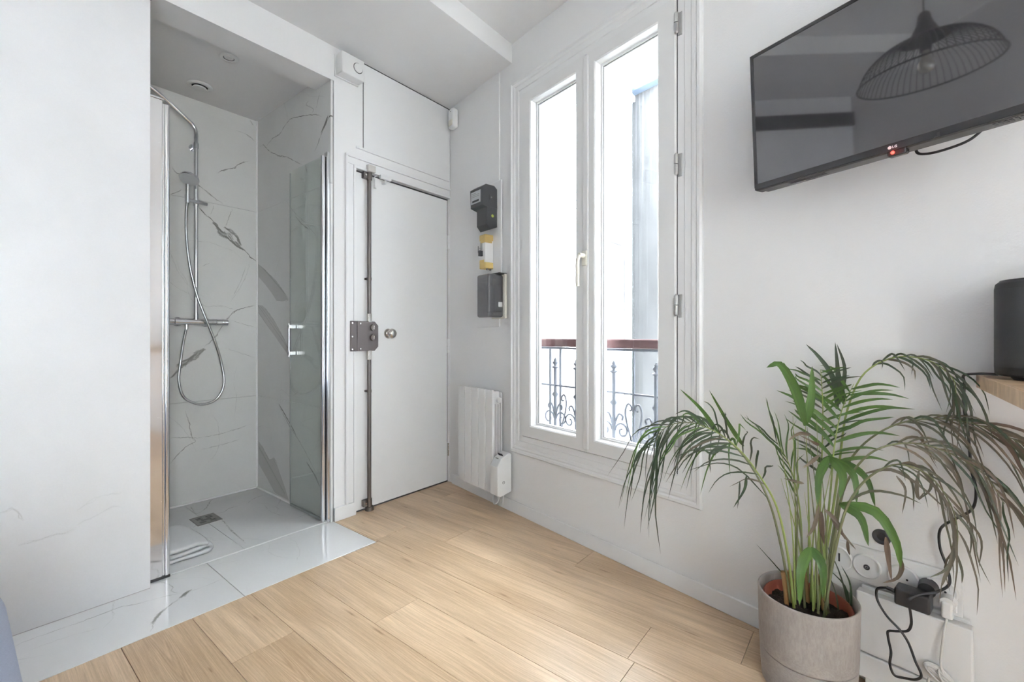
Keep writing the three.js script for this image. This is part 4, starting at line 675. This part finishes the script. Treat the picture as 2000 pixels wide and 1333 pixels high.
    for (let i = 0; i < cnt; i++) {
      const u = t0 + (t1 - t0) * (i + 0.5) / cnt, p = inRoom(c.getPoint(u)), T = c.getTangent(u), S = new THREE.Vector3().crossVectors(T, FACE).normalize(), side = i % 2 ? 1 : -1;
      const e = (i + 0.5) / cnt, Lr = len * (0.7 + 0.6 * Math.sin(Math.PI * (0.15 + 0.75 * e))) * rr(0.8, 1.2), A = spread * rr(0.75, 1.15);
      const d = T.clone().multiplyScalar(Math.cos(A)).addScaledVector(S, side * Math.sin(A)).addScaledVector(FACE, rr(-0.1, 0.3)).normalize(), q = [], dr = droop * rr(0.7, 1.25);
      for (let j = 0; j <= 4; j++) { const v = j / 4; q.push(inRoom(p.clone().addScaledVector(d, Lr * v * (1 - 0.25 * dr * v)).add(V(rr(-1, 1) * 0.01 * v, -dr * Lr * Math.pow(v, 2.3) * 0.95, rr(-1, 1) * 0.012 * v)))); }
      const ck = cols[Math.floor(rnd() * cols.length)];
      mesh('leaflet', leafGeo(q, wid * rr(0.8, 1.25), rr(-0.5, 0.5)), LM[ck][rnd() > 0.5 ? 1 : 0], f);
    }
  }
  const LV=[['g',0.03,[[1.622,0.78,-0.154],[1.579,0.894,-0.176],[1.526,0.969,-0.21],[1.48,0.96,-0.236]]],
['g',0.026,[[1.623,0.783,-0.153],[1.621,0.87,-0.139],[1.61,0.963,-0.136]]],
['g',0.014,[[1.622,0.78,-0.154],[1.635,0.874,-0.17],[1.631,0.951,-0.206],[1.626,0.97,-0.212]]],
['d',0.016,[[1.705,0.827,-0.081],[1.699,0.921,-0.089],[1.696,0.986,-0.125],[1.682,1.027,-0.159]]],
['d',0.016,[[1.707,0.827,-0.079],[1.708,0.937,-0.078],[1.702,1.034,-0.085]]],
['d',0.012,[[1.711,0.842,-0.074],[1.727,0.952,-0.062],[1.73,1.028,-0.082]]],
['d',0.017,[[1.727,0.842,-0.062],[1.73,0.92,-0.075],[1.703,1.0,-0.084]]],
['g',0.016,[[1.582,0.701,-0.316],[1.533,0.773,-0.346],[1.461,0.886,-0.388]]],
['g',0.014,[[1.556,0.736,-0.382],[1.499,0.818,-0.421],[1.426,0.887,-0.465]]],
['g',0.026,[[1.628,0.693,-0.097],[1.563,0.65,-0.115],[1.524,0.577,-0.116]]],
['g',0.028,[[1.63,0.693,-0.095],[1.592,0.66,-0.063],[1.551,0.598,-0.066]]],
['g',0.024,[[1.632,0.693,-0.093],[1.61,0.66,-0.04],[1.592,0.58,-0.03]]],
['g',0.02,[[1.659,0.683,-0.059],[1.635,0.646,-0.009],[1.625,0.57,0.011]]],
['g',0.026,[[1.587,0.574,-0.069],[1.561,0.556,-0.022],[1.549,0.484,-0.004]]],
['g',0.03,[[1.592,0.574,-0.063],[1.574,0.574,0.011],[1.556,0.509,0.053],[1.564,0.439,0.063]]],
['b',0.012,[[1.562,0.475,0.06],[1.566,0.441,0.065],[1.558,0.414,0.055],[1.533,0.401,0.023]]],
['b',0.014,[[1.552,0.518,0.032],[1.557,0.463,0.037],[1.562,0.401,0.044]]],
['g',0.03,[[1.535,0.448,-0.135],[1.485,0.405,-0.15],[1.469,0.304,-0.153]]],
['g',0.028,[[1.537,0.448,-0.133],[1.518,0.42,-0.107],[1.509,0.323,-0.103]]],
['b',0.012,[[1.575,0.558,-0.116],[1.542,0.507,-0.126],[1.528,0.475,-0.143]]],
['b',0.016,[[1.579,0.543,-0.111],[1.557,0.492,-0.107],[1.56,0.456,-0.103]]],
['b',0.012,[[1.594,0.543,-0.093],[1.587,0.499,-0.069],[1.591,0.451,-0.031]]],
['b',0.012,[[1.584,0.55,-0.104],[1.583,0.521,-0.074],[1.572,0.479,-0.056]]],
['b',0.009,[[1.601,0.47,-0.051],[1.603,0.441,-0.049],[1.606,0.426,-0.046]]],
['d',0.005,[[1.685,0.199,-0.042],[1.662,0.344,-0.072],[1.647,0.431,-0.106]]],
['d',0.006,[[1.657,0.216,-0.045],[1.656,0.324,-0.047],[1.652,0.372,-0.068]]],
['d',0.006,[[1.676,0.199,-0.054],[1.673,0.298,-0.057],[1.645,0.363,-0.108]]],
['d',0.005,[[1.662,0.206,-0.072],[1.654,0.283,-0.081],[1.653,0.339,-0.099]]],
['b',0.004,[[1.623,0.226,-0.088],[1.611,0.264,-0.104],[1.617,0.273,-0.112]]],
['d',0.004,[[1.735,0.237,-0.205],[1.657,0.316,-0.238],[1.573,0.405,-0.28]]],
['d',0.005,[[1.574,0.551,-0.246],[1.515,0.646,-0.32],[1.476,0.661,-0.37],[1.415,0.635,-0.446]]],
['d',0.006,[[1.52,0.606,-0.314],[1.519,0.575,-0.315],[1.515,0.52,-0.32]]],
['d',0.01,[[1.533,0.622,-0.298],[1.53,0.583,-0.302],[1.507,0.523,-0.33]]],
['d',0.01,[[1.528,0.712,-0.352],[1.498,0.683,-0.39],[1.478,0.701,-0.415]]],
['d',0.008,[[1.528,0.712,-0.352],[1.496,0.685,-0.393],[1.496,0.621,-0.393]]],
['b',0.012,[[1.633,0.752,-0.14],[1.585,0.76,-0.167],[1.553,0.741,-0.192]]],
['b',0.01,[[1.631,0.734,-0.142],[1.623,0.726,-0.12],[1.574,0.759,-0.166]]],
['b',0.012,[[1.623,0.695,-0.12],[1.582,0.678,-0.139],[1.569,0.663,-0.156]]],
['b',0.01,[[1.642,0.598,-0.16],[1.623,0.606,-0.185],[1.603,0.614,-0.209]]],
['o',0.01,[[1.582,0.672,-0.011],[1.587,0.691,0.043],[1.59,0.664,0.095],[1.586,0.605,0.155]]],
['o',0.01,[[1.578,0.715,0.064],[1.611,0.697,0.121],[1.613,0.65,0.124],[1.596,0.623,0.103]]],
['o',0.01,[[1.594,0.697,0.1],[1.59,0.65,0.095],[1.594,0.623,0.1],[1.603,0.643,0.112]]],
['o',0.007,[[1.587,0.698,0.059],[1.595,0.667,0.085],[1.599,0.586,0.09]]],
['o',0.007,[[1.582,0.678,0.054],[1.584,0.647,0.072],[1.579,0.579,0.066]]],
['o',0.008,[[1.597,0.573,-0.057],[1.591,0.623,-0.0],[1.591,0.626,0.064],[1.598,0.61,0.105]]],
['o',0.011,[[1.584,0.557,0.168],[1.566,0.504,0.162],[1.553,0.447,0.145],[1.547,0.424,0.138]]],
['o',0.008,[[1.584,0.532,0.168],[1.557,0.472,0.15],[1.529,0.447,0.115]]],
['o',0.006,[[1.58,0.609,0.164],[1.579,0.566,0.193],[1.579,0.503,0.193]]],
['o',0.006,[[1.58,0.622,0.164],[1.594,0.553,0.213],[1.592,0.477,0.21]]],
['o',0.006,[[1.571,0.511,0.168],[1.567,0.465,0.178],[1.565,0.439,0.177]]]];
  for (const [k, w, raw] of LV) mesh('leaf', leafGeo(raw.map(([x, y, z]) => inRoom(V(x, y, z))), w, rr(-0.25, 0.25)), LM[k][rnd() > 0.5 ? 1 : 0], t);
  for (let i = 0; i < 15; i++) { // thin leaf stalks tapering to a point
    const a = V(PX + rr(-0.03, 0.06), 0.218, PZ + rr(-0.05, 0.055)), lean = rr(-0.07, 0.05), b = a.clone().add(V(rr(-0.04, 0.02), rr(0.34, 0.6), lean)), m = a.clone().lerp(b, 0.5).add(V(0.006, 0, -lean * 0.25));
    const c = new THREE.CatmullRomCurve3([a, m, b].map(inRoom), false, 'centripetal'), g = new THREE.TubeGeometry(c, 16, 0.0036, 7), P = g.attributes.position, q = new THREE.Vector3(), r0 = rr(0.7, 1.1);
    for (let k = 0; k < P.count; k++) { const u = Math.floor(k / 8) / 16, o = c.getPointAt(u); q.fromBufferAttribute(P, k).sub(o).multiplyScalar(r0 * (1 - 0.85 * u)).add(o); P.setXYZ(k, q.x, q.y, q.z); }
    mesh('stalk', g, i % 3 ? stemG : stemD, t);
  }
  for (const [x, z] of [[-0.015, -0.05], [0.0, -0.035], [0.03, 0.0], [0.03, 0.04]]) mesh('cane', tube([V(PX + x, 0.22, PZ + z), V(PX + x - 0.002, 0.28, PZ + z - 0.004), V(PX + x - 0.006, 0.33, PZ + z - 0.01)], 0.0065, 14, 9), stemB, t);
}
// ---------------------------------------------------------------- outside the window: guard rail and courtyard
{
  const t = onWall(thing('balcony_railing', 'cast iron window guard with a reddish wooden handrail', 'railing'), 0, 0, -0.14);
  const iron = std({ name: 'grey blue painted iron', color: C(0.2, 0.215, 0.25), roughness: 0.5 });
  const wood = std({ name: 'weathered red brown wood', map: dataTex(256, 64, (i, j) => { const q = (fbm(i / 60, j / 4, 61, 4) - 0.5) * 90; return [104 + q * 0.6, 72 + q * 0.6, 72 + q * 0.6]; }), roughness: 0.7 });
  mesh('handrail', rb(0.802, 1.768, 0.992, 1.038, -0.03, 0.03, 0.01, 3), wood, t);
  mesh('flat_bar', rb(0.802, 1.768, 0.978, 0.99, -0.014, 0.014, 0.002), iron, t);
  mesh('mid_rail', rb(0.802, 1.768, 0.762, 0.772, -0.006, 0.006, 0.002), iron, t);
  mesh('bottom_rail', rb(0.802, 1.768, 0.478, 0.49, -0.01, 0.01, 0.002), iron, t);
  for (const s of [0.872, 0.955, 1.21, 1.455, 1.70]) mesh('bar', rod(V(s, 0.48, 0), V(s, 0.98, 0), 0.007, 8), iron, t);
  const spear = (s) => {
    const m = mesh('spear', lathe([[0.0095, 0.48], [0.0095, 0.6], [0.016, 0.62], [0.0095, 0.64], [0.0095, 0.7], [0.02, 0.715], [0.0095, 0.73], [0.0095, 0.865], [0.019, 0.87], [0.019, 0.876], [0.008, 0.88], [0.008, 0.886], [0.015, 0.895], [0.016, 0.902], [0.008, 0.908], [0.01, 0.914], [0.0, 0.93]], 14).translate(s, 0, 0), iron, t);
    for (const k of [-1, 1]) {
      const sp = []; for (let i = 0; i <= 26; i++) { const a = i / 26 * 7.6, r = 0.042 * (1 - i / 34); sp.push(V(s + k * (0.052 + r * Math.cos(Math.PI - a)), 0.575 + r * Math.sin(Math.PI - a) * 1.05, 0)); }
      mesh('scroll', tube(sp, 0.0052, 60, 7), iron, m);
      mesh('leaf_scroll', tube([V(s, 0.56, 0), V(s + k * 0.012, 0.62, 0), V(s + k * 0.035, 0.66, 0), V(s + k * 0.055, 0.65, 0), V(s + k * 0.052, 0.63, 0)], 0.0055, 30, 7), iron, m);
    }
  };
  [0.914, 1.08, 1.335, 1.58].forEach(spear);
  for (const s of [0.955, 1.21, 1.455, 1.70]) for (const k of [-1, 1]) {
    if (s + k * 0.06 < 0.9) continue;
    const p = [V(s + k * 0.006, 0.5, 0), V(s + k * 0.02, 0.56, 0), V(s + k * 0.042, 0.63, 0), V(s + k * 0.046, 0.69, 0), V(s + k * 0.03, 0.718, 0), V(s + k * 0.013, 0.705, 0), V(s + k * 0.014, 0.685, 0), V(s + k * 0.024, 0.685, 0)];
    mesh('lyre_scroll', tube(p, 0.005, 48, 7), iron, t);
  }
}
{
  const render = (c, sd) => { const m = dataTex(512, 512, (i, j) => { const q = (fbm(i / 30, j / 30, sd, 4) - 0.5) * 16 + (hash2(i, j, sd) - 0.5) * 8; return [c[0] + q, c[1] + q, c[2] + q]; }); m.repeat.set(0.5, 0.5); return m; };
  const white = std({ name: 'white facade render', map: render([196, 198, 203], 7), roughness: 0.9 });
  const A = thing('white_facade', 'white courtyard facade with cornices seen through the window', 'building'); A.position.set(0, 0, -2.94);
  mesh('facade_wall', bx(2.62, 6.7, -7, 8.5, -0.3, 0), white, A);
  const trim = std({ name: 'pale stone trim', color: C(0.4, 0.4, 0.41), roughness: 0.8 });
  mesh('window_cornice', merge([rb(5.2, 6.27, 2.39, 2.44, 0, 0.13, 0.01), rb(5.25, 6.2, 2.32, 2.39, 0, 0.08, 0.01)]), trim, A);
  mesh('window_sill', merge([rb(5.3, 6.13, 1.42, 1.465, 0, 0.1, 0.01), rb(5.36, 6.06, 1.38, 1.42, 0, 0.06, 0.01)]), trim, A);
  mesh('window_surround', merge([rb(6.0, 6.1, 1.465, 2.32, 0, 0.04, 0.005), rb(5.3, 5.4, 1.465, 2.32, 0, 0.04, 0.005)]), white, A);
  mesh('window_pane', bx(5.4, 6.0, 1.465, 2.32, 0, 0.01), std({ name: 'dim window glass', color: C(0.4, 0.43, 0.46), roughness: 0.15 }), A);
  for (let i = 0; i < 12; i++) mesh('quoin', rb(4.87 - (i % 2) * 0.02, 5.06, 2.58 + i * 0.1, 2.655 + i * 0.1, 0, 0.045, 0.006), white, A);
  mesh('eave_bracket', merge([rb(5.86, 6.16, 4.42, 4.5, 0, 0.3, 0.01), rb(5.95, 6.05, 4.2, 4.42, 0, 0.18, 0.01)]), trim, A);
  mesh('rain_pipe', rod(V(6.42, -7, 0.08), V(6.42, 8.5, 0.08), 0.05, 16), white, A);
  const B = onWall(thing('grey_facade', 'grey stained party wall with a blue gutter across the courtyard', 'building'), 0, 0, -4.2);
  const st = dataTex(1024, 1024, (i, j) => { const y = j / 1024, dr = Math.max(0, fbm(i / 5, j / 160, 3, 4) - 0.5) * 2.2 * Math.max(0, (y - 0.62) / 0.38), q = (fbm(i / 34, j / 34, 17, 5) - 0.5) * 24 + (hash2(i, j, 8) - 0.5) * 6; const w = dr * 60; return [70 + q + w, 71 + q + w, 72 + q + w]; });
  st.repeat.set(0.22, 0.084); st.offset.set(0.1, 0.59); st.wrapS = THREE.RepeatWrapping; st.wrapT = THREE.ClampToEdgeWrapping;
  mesh('party_wall', bx(-1.48, 5.6, -7, 4.8, -0.3, 0), std({ name: 'stained grey render', map: st, roughness: 0.9 }), B);
  mesh('gutter', rb(-1.48, 5.6, 4.8, 5.0, -0.3, 0.16, 0.03, 3), std({ name: 'blue grey zinc', color: C(0.12, 0.16, 0.22), roughness: 0.4 }), B);
  const Cc = structure('wall_courtyard_added', 'unseen white facade added to hold back light in the courtyard');  // unseen wall added to keep sun and sky off the courtyard
  mesh('facade_wall', bx(1.4, 7.5, -7, 5.2, 3.4, 3.7), white, Cc);
  const own = onWall(structure('wall_upper', 'white outer wall of the house above the window'));
  mesh('facade_wall', bx(-0.7, 6.0, 3.1, 9, -0.32, -0.05), white, own);
  const g = mesh('courtyard_ground', bx(-14, 16, -7.2, -7, -16, 16), std({ name: 'grey paving', color: C(0.4, 0.39, 0.37), roughness: 0.9 })); g.userData.kind = 'structure'; g.userData.label = 'grey courtyard paving far below';
}
// ---------------------------------------------------------------- mirrored in the screen, or cut by the frame: lamp, rail, sofa
{
  const t = thing('pendant_lamp', 'black wire dome pendant lamp mirrored in the television screen', 'lamp'); t.position.set(0.46, 2.07, -0.7);
  const bk = std({ name: 'black lamp metal', color: C(0.02, 0.018, 0.016), roughness: 0.5 });
  mesh('rim', new THREE.TorusGeometry(0.245, 0.004, 8, 72).rotateX(Math.PI / 2), bk, t);
  for (let i = 0; i < 60; i++) { const a = i / 60 * 2 * Math.PI, c = Math.cos(a), s = Math.sin(a), q = (r, y) => V(r * c, y, r * s); mesh('rib', tube([q(0.245, 0), q(0.215, 0.065), q(0.16, 0.115), q(0.1, 0.14), q(0.055, 0.158)], 0.0016, 14, 5), bk, t); }
  mesh('crown', lathe([[0.012, 0.26], [0.02, 0.25], [0.028, 0.21], [0.05, 0.165], [0.085, 0.146], [0.087, 0.142], [0.05, 0.155], [0.02, 0.19]], 40), bk, t);
  mesh('lamp_holder', cyl(0.021, 0.021, 0.07, 24).translate(0, 0.13, 0), bk, t);
  mesh('bulb', lathe([[0, 0.0], [0.012, 0.002], [0.026, 0.012], [0.03, 0.03], [0.026, 0.05], [0.014, 0.08], [0.013, 0.095]], 28), phys({ name: 'clear bulb glass', color: C(0.9, 0.86, 0.8), roughness: 0.1, transmission: 0.5, thickness: 0 }), t);
  mesh('cord', rod(V(0, 0.25, 0), V(0, YH - 2.075, 0), 0.003, 8), bk, t);
  mesh('ceiling_rose', lathe([[0.005, -0.04], [0.03, -0.035], [0.05, -0.01], [0.05, 0]], 32).translate(0, YH - 2.07, 0), bk, t);
}
{
  const t = thing('curtain_rail', 'black metal rail along the top of the white marble wall', 'rail');
  mesh('rail_bar', rb(-0.845, 0.5345, 2.452, 2.56, ZP + 0.001, ZP + 0.03, 0.003), M.black, t);
}
{
  const t = thing('sofa', 'blue grey fabric sofa end with a dark seam at the left edge', 'sofa');
  const fb = std({ name: 'blue grey cotton', map: dataTex(128, 128, (i, j) => { const q = (hash2(i, j, 2) - 0.5) * 34 + 12 * Math.sin(i * 1.57) * Math.sin(j * 1.57); return [172 + q, 180 + q, 200 + q]; }), roughness: 0.95 });
  fb.map.repeat.set(22, 22);
  mesh('cushion', rb(-0.83, 0.083, 0.2, 0.535, -1.56, 0.6, 0.09, 6), fb, t);
  mesh('base', rb(-0.82, 0.055, 0.03, 0.22, -1.54, 0.58, 0.03, 4), fb, t);
  mesh('seam', tube([V(0.008, 0.532, -1.46), V(0.044, 0.51, -1.475), V(0.068, 0.46, -1.48), V(0.077, 0.4, -1.485), V(0.079, 0.28, -1.485)], 0.004, 40, 8), std({ name: 'navy piping', color: C(0.05, 0.055, 0.09), roughness: 0.9 }), t);
  for (const [x, z] of [[-0.78, -1.45], [0.02, -1.45], [-0.78, 0.53], [0.02, 0.53]]) mesh('leg', cyl(0.02, 0.015, 0.04, 14).translate(x, 0.02, z), M.black, t);
}
scene.traverse((o) => { if (o.isMesh) o.castShadow = o.receiveShadow = true; });
renderer.render(scene, camera);
